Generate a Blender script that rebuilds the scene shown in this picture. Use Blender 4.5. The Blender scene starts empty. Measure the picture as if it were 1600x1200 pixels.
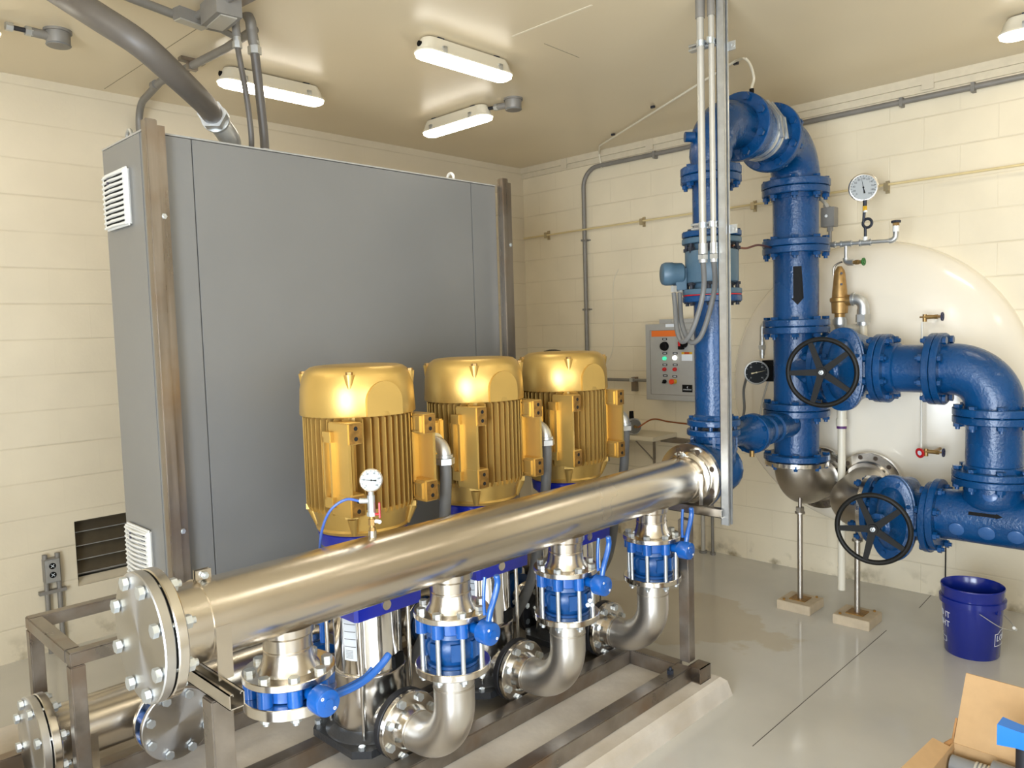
import bpy, bmesh, math, random
from mathutils import Vector, Matrix, Quaternion
random.seed(4)
PI = math.pi
scene = bpy.context.scene
COL = scene.collection
V = Vector

# ------------------------------------------------------------------ materials
def mat(name, col, rough=.5, metal=0., noise=0., nscale=20., bump=0., bscale=60., coat=0., stretch=None, rvar=0., emit=None, estr=0., trans=0., spec=None, alt=None, altscale=4.):
    m = bpy.data.materials.new(name); m.use_nodes = True
    nt = m.node_tree; b = nt.nodes['Principled BSDF']; L = nt.links
    b.inputs['Base Color'].default_value = (*col, 1); b.inputs['Roughness'].default_value = rough
    b.inputs['Metallic'].default_value = metal
    if coat: b.inputs['Coat Weight'].default_value = coat; b.inputs['Coat Roughness'].default_value = .12
    if trans: b.inputs['Transmission Weight'].default_value = trans
    if emit: b.inputs['Emission Color'].default_value = (*emit, 1); b.inputs['Emission Strength'].default_value = estr
    if spec is not None: b.inputs['Specular IOR Level'].default_value = spec
    tc = nt.nodes.new('ShaderNodeTexCoord'); mp = nt.nodes.new('ShaderNodeMapping')
    L.new(tc.outputs['Object'], mp.inputs['Vector'])
    if stretch: mp.inputs['Scale'].default_value = stretch
    if noise or rvar:
        n = nt.nodes.new('ShaderNodeTexNoise'); n.inputs['Scale'].default_value = nscale; n.inputs['Detail'].default_value = 5
        L.new(mp.outputs['Vector'], n.inputs['Vector'])
        if noise:
            r = nt.nodes.new('ShaderNodeMapRange'); r.inputs['To Min'].default_value = 1 - noise; r.inputs['To Max'].default_value = 1 + noise
            r.inputs['From Min'].default_value = .25; r.inputs['From Max'].default_value = .75
            L.new(n.outputs['Fac'], r.inputs['Value'])
            mx = nt.nodes.new('ShaderNodeMix'); mx.data_type = 'RGBA'; mx.blend_type = 'MULTIPLY'; mx.inputs['Factor'].default_value = 1
            mx.inputs[6].default_value = (*col, 1)
            L.new(r.outputs['Result'], mx.inputs[7])
            src = mx.outputs[2]
            if alt:
                n2 = nt.nodes.new('ShaderNodeTexNoise'); n2.inputs['Scale'].default_value = altscale; n2.inputs['Detail'].default_value = 4
                L.new(tc.outputs['Object'], n2.inputs['Vector'])
                r2 = nt.nodes.new('ShaderNodeMapRange'); r2.inputs['From Min'].default_value = .5; r2.inputs['From Max'].default_value = .72
                L.new(n2.outputs['Fac'], r2.inputs['Value'])
                mx2 = nt.nodes.new('ShaderNodeMix'); mx2.data_type = 'RGBA'
                L.new(r2.outputs['Result'], mx2.inputs['Factor']); L.new(src, mx2.inputs[6]); mx2.inputs[7].default_value = (*alt, 1)
                src = mx2.outputs[2]
            L.new(src, b.inputs['Base Color'])
        if rvar:
            r3 = nt.nodes.new('ShaderNodeMapRange'); r3.inputs['To Min'].default_value = max(.02, rough - rvar); r3.inputs['To Max'].default_value = rough + rvar
            r3.inputs['From Min'].default_value = .3; r3.inputs['From Max'].default_value = .7
            L.new(n.outputs['Fac'], r3.inputs['Value']); L.new(r3.outputs['Result'], b.inputs['Roughness'])
    if bump:
        n = nt.nodes.new('ShaderNodeTexNoise'); n.inputs['Scale'].default_value = bscale; n.inputs['Detail'].default_value = 4
        L.new(mp.outputs['Vector'], n.inputs['Vector'])
        bp = nt.nodes.new('ShaderNodeBump'); bp.inputs['Strength'].default_value = bump; bp.inputs['Distance'].default_value = .01
        L.new(n.outputs['Fac'], bp.inputs['Height']); L.new(bp.outputs['Normal'], b.inputs['Normal'])
    return m

def block_mat(name, col, horiz, u0=0., v0=0., head=.3):
    """painted concrete block: brick joints as bump plus slight colour"""
    m = mat(name, col, rough=.38, noise=.05, nscale=3)
    nt = m.node_tree; L = nt.links; b = nt.nodes['Principled BSDF']
    tc = nt.nodes['Texture Coordinate'] if 'Texture Coordinate' in nt.nodes else nt.nodes.new('ShaderNodeTexCoord')
    sx = nt.nodes.new('ShaderNodeSeparateXYZ'); L.new(tc.outputs['Object'], sx.inputs[0])
    cx = nt.nodes.new('ShaderNodeCombineXYZ')
    au = nt.nodes.new('ShaderNodeMath'); au.operation = 'ADD'; au.inputs[1].default_value = u0
    av = nt.nodes.new('ShaderNodeMath'); av.operation = 'ADD'; av.inputs[1].default_value = v0
    L.new(sx.outputs[horiz], au.inputs[0]); L.new(sx.outputs['Z'], av.inputs[0])
    L.new(au.outputs[0], cx.inputs['X']); L.new(av.outputs[0], cx.inputs['Y'])
    br = nt.nodes.new('ShaderNodeTexBrick'); L.new(cx.outputs[0], br.inputs['Vector'])
    br.inputs['Scale'].default_value = 1; br.inputs['Brick Width'].default_value = .4064; br.inputs['Row Height'].default_value = .2032
    br.inputs['Mortar Size'].default_value = .005; br.inputs['Mortar Smooth'].default_value = .6; br.offset = .5
    old = b.inputs['Base Color'].links[0].from_socket
    # horizontal bed joints are struck deeper than the paint-filled head joints
    frac = nt.nodes.new('ShaderNodeMath'); frac.operation = 'PINGPONG'; frac.inputs[1].default_value = .1016
    L.new(av.outputs[0], frac.inputs[0])
    bed = nt.nodes.new('ShaderNodeMapRange'); bed.inputs['From Min'].default_value = 0; bed.inputs['From Max'].default_value = .007
    bed.inputs['To Min'].default_value = 1; bed.inputs['To Max'].default_value = 0
    L.new(frac.outputs[0], bed.inputs['Value'])
    hf = nt.nodes.new('ShaderNodeMath'); hf.operation = 'MULTIPLY'; hf.inputs[1].default_value = head
    L.new(br.outputs['Fac'], hf.inputs[0])
    jm = nt.nodes.new('ShaderNodeMath'); jm.operation = 'MAXIMUM'
    L.new(hf.outputs[0], jm.inputs[0]); L.new(bed.outputs[0], jm.inputs[1])
    # joints are worn unevenly
    nz = nt.nodes.new('ShaderNodeTexNoise'); nz.inputs['Scale'].default_value = 2.2
    L.new(tc.outputs['Object'], nz.inputs['Vector'])
    nr = nt.nodes.new('ShaderNodeMapRange'); nr.inputs['From Min'].default_value = .3; nr.inputs['From Max'].default_value = .65; nr.inputs['To Min'].default_value = .25
    L.new(nz.outputs['Fac'], nr.inputs['Value'])
    jw = nt.nodes.new('ShaderNodeMath'); jw.operation = 'MULTIPLY'; L.new(jm.outputs[0], jw.inputs[0]); L.new(nr.outputs['Result'], jw.inputs[1])
    mx = nt.nodes.new('ShaderNodeMix'); mx.data_type = 'RGBA'; mx.blend_type = 'MULTIPLY'
    sc = nt.nodes.new('ShaderNodeMath'); sc.operation = 'MULTIPLY'; sc.inputs[1].default_value = .33; L.new(jw.outputs[0], sc.inputs[0])
    L.new(sc.outputs[0], mx.inputs['Factor']); L.new(old, mx.inputs[6]); mx.inputs[7].default_value = (.55, .5, .4, 1)  # joint shading also put into the colour as a darker tint
    # grime along the foot of the wall
    gz = nt.nodes.new('ShaderNodeMapRange'); gz.inputs['From Min'].default_value = 0; gz.inputs['From Max'].default_value = .16; gz.inputs['To Min'].default_value = 1; gz.inputs['To Max'].default_value = 0
    L.new(sx.outputs['Z'], gz.inputs['Value'])
    gn = nt.nodes.new('ShaderNodeTexNoise'); gn.inputs['Scale'].default_value = 9; gn.inputs['Detail'].default_value = 8; L.new(tc.outputs['Object'], gn.inputs['Vector'])
    gt = nt.nodes.new('ShaderNodeMapRange'); gt.inputs['From Min'].default_value = .5; gt.inputs['From Max'].default_value = .7; L.new(gn.outputs['Fac'], gt.inputs['Value'])
    gm = nt.nodes.new('ShaderNodeMath'); gm.operation = 'MULTIPLY'; L.new(gz.outputs['Result'], gm.inputs[0]); L.new(gt.outputs['Result'], gm.inputs[1])
    mg = nt.nodes.new('ShaderNodeMix'); mg.data_type = 'RGBA'; L.new(gm.outputs[0], mg.inputs['Factor']); L.new(mx.outputs[2], mg.inputs[6]); mg.inputs[7].default_value = (.22, .17, .09, 1)
    L.new(mg.outputs[2], b.inputs['Base Color'])
    inv = nt.nodes.new('ShaderNodeMath'); inv.operation = 'SUBTRACT'; inv.inputs[0].default_value = 1; L.new(jw.outputs[0], inv.inputs[1])
    fine = nt.nodes.new('ShaderNodeTexNoise'); fine.inputs['Scale'].default_value = 55; fine.inputs['Detail'].default_value = 6; L.new(tc.outputs['Object'], fine.inputs['Vector'])
    fm = nt.nodes.new('ShaderNodeMath'); fm.operation = 'MULTIPLY_ADD'; fm.inputs[1].default_value = .22; L.new(fine.outputs['Fac'], fm.inputs[0]); L.new(inv.outputs[0], fm.inputs[2])
    bp = nt.nodes.new('ShaderNodeBump'); bp.inputs['Strength'].default_value = .7; bp.inputs['Distance'].default_value = .004
    L.new(fm.outputs[0], bp.inputs['Height']); L.new(bp.outputs['Normal'], b.inputs['Normal'])
    return m

STEEL = mat('stainless', (.60, .55, .475), .255, 1., noise=.05, nscale=3, rvar=.02, stretch=(1, 1, 1))
SATIN = mat('satin_stainless', (.66, .635, .59), .36, 1., noise=.07, nscale=5, rvar=.05)
STEELB = mat('stainless_bright', (.72, .69, .64), .2, 1., noise=.08, nscale=14, rvar=.06)
POLISH = mat('polished_sleeve', (.82, .82, .82), .07, 1., noise=.04, nscale=8)
CASTSS = mat('cast_stainless', (.46, .42, .36), .42, 1., noise=.15, nscale=7, rvar=.06, bump=.03, bscale=160)
FRAME = mat('raw_steel', (.30, .268, .232), .36, .9, noise=.28, nscale=9, rvar=.1, alt=(.26, .19, .135), altscale=5)
FRAMEV = mat('raw_steel_upright', (.30, .262, .22), .33, .9, noise=.22, nscale=14, rvar=.08, stretch=(2, 2, .12), alt=(.25, .185, .13), altscale=3)
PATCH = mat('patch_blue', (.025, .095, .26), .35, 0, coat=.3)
def machined(axis):
    m = mat('machined_face_' + axis.lower(), (.60, .60, .60), .3, 1., noise=.05, nscale=6)
    nt = m.node_tree; b = nt.nodes['Principled BSDF']; tn = nt.nodes.new('ShaderNodeTangent'); tn.direction_type = 'RADIAL'; tn.axis = axis
    b.inputs['Anisotropic'].default_value = .8; nt.links.new(tn.outputs[0], b.inputs['Tangent']); return m
FACEX = machined('X'); FACEY = machined('Y')
HOLE = mat('open_bolt_hole', (.05, .032, .018), .7)
GALV = mat('galvanised', (.56, .57, .56), .38, .8, noise=.12, nscale=25)
BOLTM = mat('zinc_bolt', (.66, .71, .74), .3, .85, noise=.08, nscale=60)
DARKB = mat('dark_bolt', (.04, .045, .06), .4, .6)
GOLD = mat('gold_paint', (.64, .425, .125), .37, .68, noise=.07, nscale=5, bump=.04, bscale=150)
RUST = mat('machined_brown', (.27, .14, .03), .45, .4, noise=.45, nscale=45)
BLUE = mat('blue_pipe_paint', (.002, .050, .160), .27, 0, noise=.2, nscale=5, bump=.28, bscale=70, coat=.12, rvar=.06, spec=.42)
METERB = mat('meter_slate_blue', (.065, .125, .18), .4, 0, noise=.06)
VALVEB = mat('valve_blue', (.002, .082, .34), .27, 0, coat=.6, bump=.05)
CHECKB = mat('check_valve_blue', (.002, .05, .18), .33, 0, noise=.1, bump=.08)
PUMPB = mat('pump_head_blue', (.006, .02, .40), .28, 0, coat=.4)
GREY = mat('cabinet_grey', (.215, .215, .208), .33, .2, noise=.03, nscale=3, bump=.01, bscale=60)
GREYE = mat('enclosure_grey', (.36, .35, .32), .42, 0, noise=.03)
WHITEP = mat('white_plastic', (.78, .78, .75), .4)
CREAMP = mat('lamp_housing', (.70, .64, .50), .35)
BLACK = mat('black', (.005, .005, .005), .6, spec=.15)
BLACKG = mat('black_gap', (.004, .004, .004), .8)
RUBBER = mat('black_rubber', (.015, .015, .018), .55)
WHEEL = mat('handwheel_black', (.008, .0075, .006), .5, 0, spec=.25)
CASTIRON = mat('black_base_casting', (.03, .031, .033), .4, .1, bump=.15, bscale=80)
COND = mat('conduit_grey', (.225, .21, .185), .5, .2, noise=.12, nscale=10)
CONDL = mat('conduit_light', (.46, .435, .375), .4, .3, noise=.08, nscale=10)
FLEX = mat('liquidtight_grey', (.15, .15, .145), .45, 0, noise=.05)
FLEXB = mat('liquidtight_brown', (.105, .092, .078), .45, 0, noise=.06)
TUBEW = mat('clear_tube', (.72, .66, .52), .35, 0)
BRASS = mat('brass', (.36, .225, .08), .4, .7, noise=.15, nscale=40)
BRONZE = mat('bronze', (.37, .22, .075), .42, .6, noise=.25, nscale=25)
COPPER = mat('copper', (.30, .10, .04), .35, .85)
PVC = mat('pvc', (.74, .68, .54), .35)
PURPLE = mat('purple_primer', (.09, .02, .13), .5)
RED = mat('red', (.55, .01, .015), .35)
ORANGE = mat('orange', (.75, .16, .02), .5)
GREEN = mat('green_lens', (.02, .55, .30), .3, emit=(.1, .9, .5), estr=.6)
LENSW = mat('white_lens', (.9, .9, .9), .3, emit=(1, 1, .95), estr=2.2)
REDL = mat('red_lens', (.5, .01, .01), .25)
GREENP = mat('green_handle', (.03, .16, .03), .4)
NAVYP = mat('dark_blue_handle', (.01, .015, .06), .35)
TANK = mat('tank_white', (.80, .735, .61), .2, 0, noise=.04, nscale=2, coat=.5, bump=.015, bscale=30)
CONC = mat('pad_concrete', (.55, .50, .43), .7, 0, noise=.12, nscale=7, bump=.12, bscale=50, alt=(.40, .34, .26), altscale=2.3)
CONCW = mat('pedestal_concrete', (.46, .37, .25), .75, 0, noise=.14, nscale=12, bump=.15, bscale=60)
BUCKET = mat('bucket_blue', (.004, .016, .20), .22, 0, coat=.3)
BUCKIN = BUCKET
PRINTW = mat('white_print', (.75, .77, .8), .5)
CARD = mat('cardboard', (.40, .25, .115), .8, 0, noise=.05, nscale=30)
CARDI = mat('cardboard_worn_edge', (.30, .15, .05), .8, 0, noise=.15, nscale=30)
GREYF = mat('grey_plastic_fitting', (.17, .17, .165), .35)
SKYB = mat('bright_blue_plastic', (.005, .15, .55), .35)
DIAL = mat('dial_face', (.38, .40, .40), .6)
DIALB = mat('dial_black', (.012, .015, .018), .6, spec=.2)
LABEL = mat('label_paper', (.72, .76, .80), .4)
YELLOW = mat('yellow_plastic', (.62, .36, .02), .4)
SHELF = mat('shelf_paint', (.66, .59, .44), .5)
LOUV = mat('louver_bronze', (.12, .095, .06), .42, .55, noise=.1)
LAMP = mat('lit_diffuser', (.9, .9, .85), .4, emit=(1, .93, .80), estr=16.)
CEIL = mat('ceiling_paint', (.72, .61, .42), .3, 0, noise=.04, nscale=1.2, bump=.10, bscale=5)
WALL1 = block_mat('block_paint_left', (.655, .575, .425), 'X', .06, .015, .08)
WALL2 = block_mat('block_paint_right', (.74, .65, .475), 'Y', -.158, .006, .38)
WALLP = mat('wall_paint_plain', (.70, .62, .47), .45, 0, noise=.04)

def floor_mat():
    m = mat('floor_epoxy', (.53, .51, .46), .09, 0, noise=.07, nscale=2.2, bump=.015, bscale=9, rvar=.05)
    nt = m.node_tree; L = nt.links; b = nt.nodes['Principled BSDF']
    tc = nt.nodes['Texture Coordinate']; old = b.inputs['Base Color'].links[0].from_socket
    # old water stain on the floor near the tank side: a blob with a warped edge
    sx = nt.nodes.new('ShaderNodeSeparateXYZ'); wn = nt.nodes.new('ShaderNodeTexNoise'); wn.inputs['Scale'].default_value = 3.5; wn.inputs['Detail'].default_value = 6
    L.new(tc.outputs['Object'], sx.inputs[0]); L.new(tc.outputs['Object'], wn.inputs['Vector'])
    cmb = nt.nodes.new('ShaderNodeVectorMath'); cmb.operation = 'SUBTRACT'; cmb.inputs[1].default_value = (4.05, 2.72, 0); L.new(tc.outputs['Object'], cmb.inputs[0])
    sc = nt.nodes.new('ShaderNodeVectorMath'); sc.operation = 'MULTIPLY'; sc.inputs[1].default_value = (1.75, .95, 0); L.new(cmb.outputs[0], sc.inputs[0])
    ln = nt.nodes.new('ShaderNodeVectorMath'); ln.operation = 'LENGTH'; L.new(sc.outputs[0], ln.inputs[0])
    ad = nt.nodes.new('ShaderNodeMath'); ad.operation = 'MULTIPLY_ADD'; ad.inputs[1].default_value = .9; L.new(wn.outputs['Fac'], ad.inputs[0]); L.new(ln.outputs['Value'], ad.inputs[2])
    ri = nt.nodes.new('ShaderNodeMapRange'); ri.inputs['From Min'].default_value = 1.16; ri.inputs['From Max'].default_value = 1.22; ri.inputs['To Min'].default_value = .38; ri.inputs['To Max'].default_value = 0
    L.new(ad.outputs[0], ri.inputs['Value'])
    mx = nt.nodes.new('ShaderNodeMix'); mx.data_type = 'RGBA'; L.new(ri.outputs['Result'], mx.inputs['Factor']); L.new(old, mx.inputs[6]); mx.inputs[7].default_value = (.42, .32, .17, 1)
    L.new(mx.outputs[2], b.inputs['Base Color'])
    return m
FLOOR = floor_mat()
for n_ in CEIL.node_tree.nodes:
    if n_.type == 'TEX_NOISE': n_.inputs['Detail'].default_value = 1

# ------------------------------------------------------------------ geometry helpers
def frame_of(d):
    d = V(d).normalized(); a = V((0, 0, 1)) if abs(d.z) < .9 else V((1, 0, 0))
    x = a.cross(d).normalized(); return x, d.cross(x).normalized(), d

class M:
    def __init__(s): s.bm = bmesh.new()
    def box(s, a, b, bev=0.):
        lo = [min(a[i], b[i]) for i in range(3)]; hi = [max(a[i], b[i]) for i in range(3)]
        vs = [s.bm.verts.new((x, y, z)) for x in (lo[0], hi[0]) for y in (lo[1], hi[1]) for z in (lo[2], hi[2])]
        fs = [s.bm.faces.new([vs[i] for i in q]) for q in ((0, 1, 3, 2), (4, 6, 7, 5), (0, 4, 5, 1), (2, 3, 7, 6), (0, 2, 6, 4), (1, 5, 7, 3))]
        if bev:
            es = list({e for f in fs for e in f.edges})
            bmesh.ops.bevel(s.bm, geom=es, offset=bev, segments=2, affect='EDGES')
        return s
    def obox(s, c, size, d=(1, 0, 0), up=(0, 0, 1)):
        """oriented box: centre, (len along d, width, height along up)"""
        d = V(d).normalized(); up = V(up); w = up.cross(d).normalized(); up = d.cross(w)
        c = V(c); vs = []
        for i in (-.5, .5):
            for j in (-.5, .5):
                for k in (-.5, .5): vs.append(s.bm.verts.new(c + d * size[0] * i + w * size[1] * j + up * size[2] * k))
        for q in ((0, 1, 3, 2), (4, 6, 7, 5), (0, 4, 5, 1), (2, 3, 7, 6), (0, 2, 6, 4), (1, 5, 7, 3)): s.bm.faces.new([vs[i] for i in q])
        return s
    def rings(s, rs, caps=True, closed=False):
        R = [[s.bm.verts.new(p) for p in r] for r in rs]; n = len(R[0])
        K = len(R)
        for i in range(K if closed else K - 1):
            a, b = R[i], R[(i + 1) % K]
            for j in range(n): s.bm.faces.new((a[j], a[(j + 1) % n], b[(j + 1) % n], b[j]))
        if caps and not closed:
            s.bm.faces.new(R[0][::-1]); s.bm.faces.new(R[-1])
        return s
    def lathe(s, p, d, prof, seg=40, caps=True):
        """revolve (t, r) pairs about the axis from p along d"""
        x, y, z = frame_of(d); p = V(p)
        rs = [[p + z * t + (x * math.cos(a) + y * math.sin(a)) * max(r, 1e-5) for a in [2 * PI * k / seg for k in range(seg)]] for t, r in prof]
        return s.rings(rs, caps)
    def cyl(s, a, b, r, r2=None, seg=32):
        a = V(a); b = V(b); d = b - a
        return s.lathe(a, d, [(0, r), (d.length, r if r2 is None else r2)], seg)
    def disc(s, p, d, r, t, c=.002, seg=48):
        """flange plate of radius r from p, t thick along d, edges eased"""
        return s.lathe(p, d, [(0, r - c), (c, r), (t - c, r), (t, r - c)], seg)
    def ring(s, p, d, r, ri, t, seg=48):
        return s.annulus(p, d, r, ri, t, seg)
    def annulus(s, p, d, r, ri, t, seg=48):
        x, y, z = frame_of(d); p = V(p)
        rs = [[p + z * tt + (x * math.cos(a) + y * math.sin(a)) * rr for a in [2 * PI * k / seg for k in range(seg)]] for tt, rr in ((0, r), (t, r), (t, ri), (0, ri))]
        return s.rings(rs, closed=True)
    def tube(s, pts, r, seg=14, closed=False):
        pts = [V(p) for p in pts]; n = len(pts)
        rr = r if isinstance(r, (list, tuple)) else [r] * n
        tang = []
        for i in range(n):
            a = pts[(i - 1) % n] if (closed or i) else pts[i]; b = pts[(i + 1) % n] if (closed or i < n - 1) else pts[i]
            tang.append((b - a).normalized())
        x, y, z = frame_of(tang[0]); rs = []
        for i in range(n):
            t = tang[i]; x = (x - t * x.dot(t)).normalized(); y = t.cross(x)
            rs.append([pts[i] + (x * math.cos(a) + y * math.sin(a)) * rr[i] for a in [2 * PI * k / seg for k in range(seg)]])
        return s.rings(rs, True, closed)
    def prism(s, poly, off):
        """extrude a planar polygon of 3D points by vector off"""
        off = V(off); a = [s.bm.verts.new(V(p)) for p in poly]; b = [s.bm.verts.new(V(p) + off) for p in poly]; n = len(a)
        s.bm.faces.new(a[::-1]); s.bm.faces.new(b)
        for i in range(n): s.bm.faces.new((a[i], a[(i + 1) % n], b[(i + 1) % n], b[i]))
        return s
    def ball(s, c, r, sc=(1, 1, 1), seg=20):
        bmesh.ops.create_uvsphere(s.bm, u_segments=seg, v_segments=seg // 2, radius=1, matrix=Matrix.Translation(V(c)) @ Matrix.Diagonal((r * sc[0], r * sc[1], r * sc[2], 1)))
        return s
    def hex(s, a, b, r): return s.cyl(a, b, r, seg=6)
    def mesh(s, name, org=(0, 0, 0), ang=35):
        bmesh.ops.translate(s.bm, verts=s.bm.verts, vec=-V(org))
        bmesh.ops.recalc_face_normals(s.bm, faces=s.bm.faces)
        me = bpy.data.meshes.new(name); s.bm.to_mesh(me); s.bm.free()
        me.polygons.foreach_set('use_smooth', [True] * len(me.polygons))
        me.set_sharp_from_angle(angle=math.radians(ang)); me.update()
        return me

ORG = {}
def thing(name, label, cat, loc, group=None):
    o = bpy.data.objects.new(name, None); COL.objects.link(o); o.location = loc; o.empty_display_size = .05
    o['label'] = label; o['category'] = cat
    if group: o['group'] = group
    ORG[o.name] = V(loc); return o
def part(name, mb, m, parent, label=None, ang=35):
    """one mesh object; mb is in the coordinates the thing was drawn in (world at first placement)"""
    org = ORG[parent.name]
    me = mb.mesh(name, org, ang); me.materials.append(m)
    o = bpy.data.objects.new(name, me); COL.objects.link(o); o.parent = parent; ORG[o.name] = org
    if label: o['label'] = label
    return o
def solo(name, mb, m, label, cat, loc, group=None, ang=35, kind=None):
    me = mb.mesh(name, loc, ang); me.materials.append(m)
    o = bpy.data.objects.new(name, me); COL.objects.link(o); o.location = loc; ORG[o.name] = V(loc)
    if label: o['label'] = label
    if cat: o['category'] = cat
    if group: o['group'] = group
    if kind: o['kind'] = kind
    return o
def struct(name, mb, m, label=None):
    o = solo(name, mb, m, label, None, (0, 0, 0), kind='structure'); return o
def copy_tree(o, parent=None):
    c = o.copy(); COL.objects.link(c); c.parent = parent; ORG[c.name] = ORG[o.name]
    for ch in list(o.children): copy_tree(ch, c)
    return c

BM = {}
def bolt_mesh(r, L, m, head=True, nut=True):
    k = (round(r, 4), round(L, 4), m.name, head, nut)
    if k not in BM:
        b = M(); b.cyl((0, 0, -L / 2 - (r * .9 if nut else 0)), (0, 0, L / 2), r * .95, seg=12)
        if head: b.hex((0, 0, L / 2), (0, 0, L / 2 + r * 1.3), r * 1.75)
        if nut: b.hex((0, 0, -L / 2 - r * 1.5), (0, 0, -L / 2), r * 1.75); b.cyl((0, 0, -L / 2 - r * 2.6), (0, 0, -L / 2), r * .9, seg=12)
        me = b.mesh('bolt', (0, 0, 0), 30); me.materials.append(m); BM[k] = me
    return BM[k]
def bolts(parent, c, d, R, n, r, L, m=BOLTM, phase=.5, name='bolt', head=True, nut=True, skip=()):
    """n bolts on a circle of radius R about c; heads on the +d side"""
    x, y, z = frame_of(d); q = V((0, 0, 1)).rotation_difference(z); org = ORG[parent.name]
    for k in range(n):
        if k in skip: continue
        a = 2 * PI * (k + phase) / n
        o = bpy.data.objects.new(name, bolt_mesh(r, L, m, head, nut)); COL.objects.link(o); o.parent = parent
        o.rotation_mode = 'QUATERNION'; o.rotation_quaternion = q
        o.location = V(c) + (x * math.cos(a) + y * math.sin(a)) * R - org; ORG[o.name] = org

def fillet(pts, R, n=8):
    pts = [V(p) for p in pts]; out = [pts[0]]
    for i in range(1, len(pts) - 1):
        p = pts[i]; a = (pts[i - 1] - p); b = (pts[i + 1] - p)
        ang = a.angle(b); rr = R[i - 1] if isinstance(R, (list, tuple)) else R
        t = min(rr / math.tan(ang / 2), a.length * .49 if i > 1 else a.length * .98, b.length * .49 if i < len(pts) - 2 else b.length * .98)
        rr = t * math.tan(ang / 2)
        a.normalize(); b.normalize(); c = p + (a + b).normalized() * (rr / math.sin(ang / 2))
        s0 = p + a * t - c; s1 = p + b * t - c; tot = s0.angle(s1)
        for k in range(n + 1):
            f = k / n
            if tot < 1e-4: v = s0
            else: v = (s0 * math.sin((1 - f) * tot) + s1 * math.sin(f * tot)) / math.sin(tot)
            out.append(c + v)
    out.append(pts[-1]); return out
def smooth(pts, n=8):
    P = [V(p) for p in pts]; P = [P[0] * 2 - P[1]] + P + [P[-1] * 2 - P[-2]]; out = []
    for i in range(1, len(P) - 2):
        a, b, c, d = P[i - 1:i + 3]
        for k in range(n):
            t = k / n
            out.append(.5 * ((2 * b) + (c - a) * t + (2 * a - 5 * b + 4 * c - d) * t * t + (3 * b - a - 3 * c + d) * t ** 3))
    out.append(P[-2]); return out
def text_mb(body, size, ext=.0008, align='CENTER'):
    cu = bpy.data.curves.new('t', 'FONT'); cu.body = body; cu.size = size; cu.extrude = ext; cu.align_x = align; cu.align_y = 'CENTER'
    o = bpy.data.objects.new('t', cu); COL.objects.link(o)
    dg = bpy.context.evaluated_depsgraph_get(); me = bpy.data.meshes.new_from_object(o.evaluated_get(dg))
    b = M(); b.bm.from_mesh(me); bpy.data.objects.remove(o); bpy.data.meshes.remove(me)
    return b
def place_mb(b, c, right, up):
    r = V(right).normalized(); u = V(up).normalized(); n = r.cross(u)
    mt = Matrix.Translation(V(c)) @ Matrix((r, u, n)).transposed().to_4x4()
    bmesh.ops.transform(b.bm, matrix=mt, verts=b.bm.verts); return b
def wrap_mb(b, c, r, a0, z0=0., cone=0.):
    """bend the flat xy mesh round a vertical cylinder: centre c, radius r, centre angle a0"""
    for v in b.bm.verts:
        rr = r + v.co.z + cone * v.co.y; a = a0 + v.co.x / r
        v.co = V((c[0] + rr * math.cos(a), c[1] + rr * math.sin(a), c[2] + z0 + v.co.y))
    return b

# ------------------------------------------------------------------ room shell
XW, YW, ZC, X0, Y0 = 5.37, 5.03, 3.287, -2.2, -1.9
struct('floor', M().box((X0 - .2, Y0 - .2, -.2), (XW + .2, YW + .2, 0)), FLOOR)
struct('ceiling', M().box((X0 - .2, Y0 - .2, ZC), (XW + .2, YW + .2, ZC + .2)), CEIL)
# left block wall, with the vent opening
LX0, LX1, LZ0, LZ1 = 1.405, 2.25, .345, .735
w = M()
w.box((X0 - .2, YW, 0), (LX0, YW + .2, ZC)); w.box((LX1, YW, 0), (XW + .2, YW + .2, ZC))
w.box((LX0, YW, 0), (LX1, YW + .2, LZ0)); w.box((LX0, YW, LZ1), (LX1, YW + .2, ZC)); w.box((LX0, YW + .19, LZ0), (LX1, YW + .2, LZ1))
struct('wall_left', w, WALL1)
struct('wall_right', M().box((XW, Y0 - .2, 0), (XW + .2, YW + .2, ZC)), WALL2)
w = M()  # behind the viewer: wall with a wide roll-up doorway to daylight
DY0, DY1, DZ = -1.5, 1.0, 2.5
w.box((X0 - .2, Y0, 0), (X0, DY0, ZC)); w.box((X0 - .2, DY1, 0), (X0, YW, ZC)); w.box((X0 - .2, DY0, DZ), (X0, DY1, ZC))
struct('wall_back', w, WALLP)
w = M(); FX0, FX1, FZ0, FZ1 = -1.2, 1.4, .9, 2.4   # window band in the wall behind and to the right
w.box((X0 - .2, Y0 - .2, 0), (FX0, Y0, ZC)); w.box((FX1, Y0 - .2, 0), (XW, Y0, ZC)); w.box((FX0, Y0 - .2, 0), (FX1, Y0, FZ0)); w.box((FX0, Y0 - .2, FZ1), (FX1, Y0, ZC))
struct('wall_front', w, WALLP)
# two-step wooden trim where the right wall meets the ceiling
t = M().box((XW - .03, Y0, 3.235), (XW, YW, ZC)).box((XW - .016, Y0, 3.19), (XW, YW, 3.2345))
struct('trim_1', t, mat('trim_paint', (.64, .56, .41), .4, 0, noise=.06))
c = M()
for y in (4.5, 3.6, 2.7, 1.55, .6): c.box((XW - .034, y - .035, 3.2), (XW - .03, y + .035, ZC))
struct('trim_2', c, mat('trim_cover_strip', (.62, .54, .40), .4))
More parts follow.
